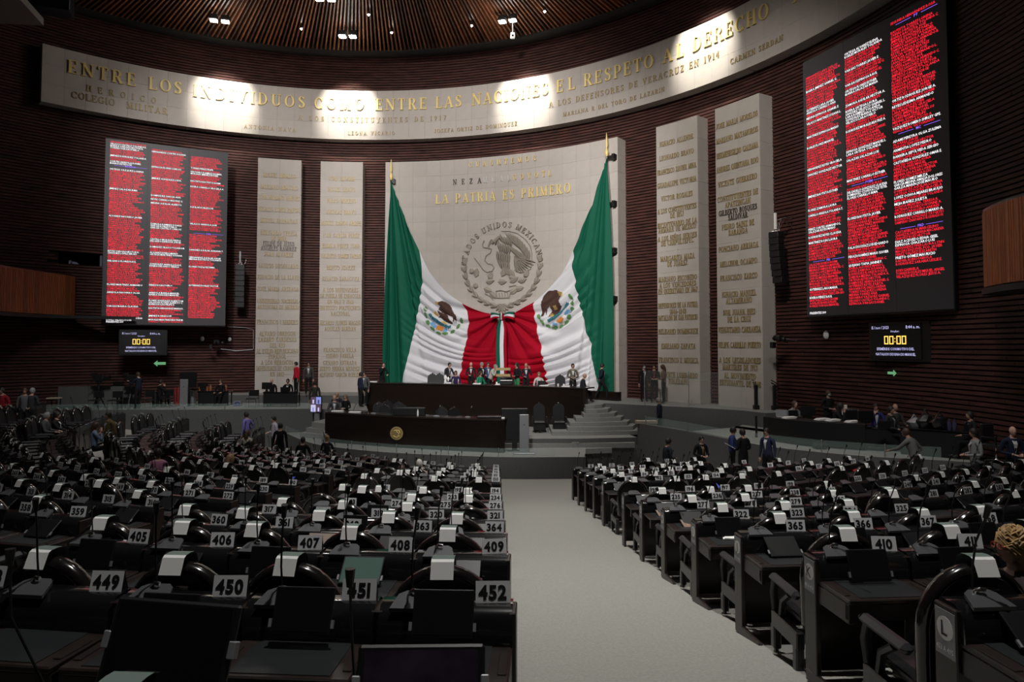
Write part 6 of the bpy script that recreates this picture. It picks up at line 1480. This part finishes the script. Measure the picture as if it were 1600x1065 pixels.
    person('woman with fair hair in a bun seated from behind near the stage', seat(511, 681), 0, 'sit', ('desk', 'desk'), (.01, .01, .012), female=True, style='bun', hair='light')
    person('person in pink leaning back in the left rows', seat(247, 703), .5, 'sit', ('desk', 'desk'), (.42, .18, .30), female=True, style='short')
    person('brown-haired person seated from behind in the left rows', seat(358, 712), -.6, 'sit', ('desk', 'desk'), (.02, .02, .06), female=True, style='long', hair='light')
    person('white-haired person seated from behind near the aisle', seat(655, 720), .1, 'sit', ('desk', 'desk'), (.3, .25, .2), hair='white')
    person('grey-brown-haired person in navy seated from behind, left of the white-haired one', seat(627, 730), .1, 'sit', ('desk', 'desk'), (.02, .03, .07), hair='brown')
    # right stage
    person('masked person in black standing behind the press tables', up_on(1293, 600, 23.4, L), PI+.2, 'stand', ('front', 'front'), dark, mask=True, scale=.93, hair='brown')
    person('young woman in a striped grey top seated at the left end of the press tables', up_on(1237, 600, 23.0, L-.0), PI+.2, 'sit', ('desk', 'desk'), (.20, .21, .22), female=True, style='bun', hair='brown', nod=18, sk=skin2, lean=10)
    person('dark-haired woman in black leaning over the press table', up_on(1302, 600, 22.2, L), PI+1.0, 'sit', ('reach', 'chin'), dark, female=True, style='long', lean=14, nod=5)
    person('man in a bright blue suit resting his chin on his hand', up_on(1367, 600, 21.6, L), PI-.3, 'sit', ('desk', 'chin'), (.03, .035, .16), shirt=w_, sk=skin2, glasses=True)
    person('dark-haired man in a dark suit seated beside the blue-suited man', up_on(1389, 600, 20.6, L), PI+.5, 'sit', ('desk', 'desk'), (.022, .024, .024), nod=12, shirt=(.2, .25, .25))
    person('bald man seated behind the dark-haired man', up_on(1397, 600, 21.4, L), PI, 'sit', ('desk', 'desk'), (.05, .05, .055), style='bald')
    person('seated man in a dark suit looking at his phone by the brick wall', up_on(1515, 600, 18.95, L), 1.45, 'sit', ('desk', 'desk'), (.013, .013, .015), shirt=w_, nod=16, lean=-2)
    # the near seated person with fair wavy hair
    p = P(1590, 828, 4.5); person('fair wavy-haired person with red glasses seated at the right edge, looking left', Vector((p.x, p.y, p.z-1.33)), 1.3, 'sit', ('desk', 'desk'), (.05, .04, .04), female=True, hair='blond', style='wavy', glasses=True, sk=skin2, look=.3)
    bth = cyl(BOOTH[0]*.45+BOOTH[1]*.55, 0, RW+.75); person('person in white bent over in the dark booth opening by the left board', Vector((bth.x, bth.y, BOOTH[2]-.95)), PI*.7, 'stand', ('desk', 'desk'), (.3, .32, .42), lean=58, hair='black', scale=1.0)
people()
flush_people()
m = MB(Matrix.Translation(up_on(1143, 600, 21.9, .55)+Vector((-.22, -.42, 1.2))) @ Matrix.Rotation(.5, 4, 'Y')); m.box(-.15, .15, -.1, .1, 0, .01); tag(m.build('paper_sheet', white), 'white papers held by the man in the blue suit', 'paper')
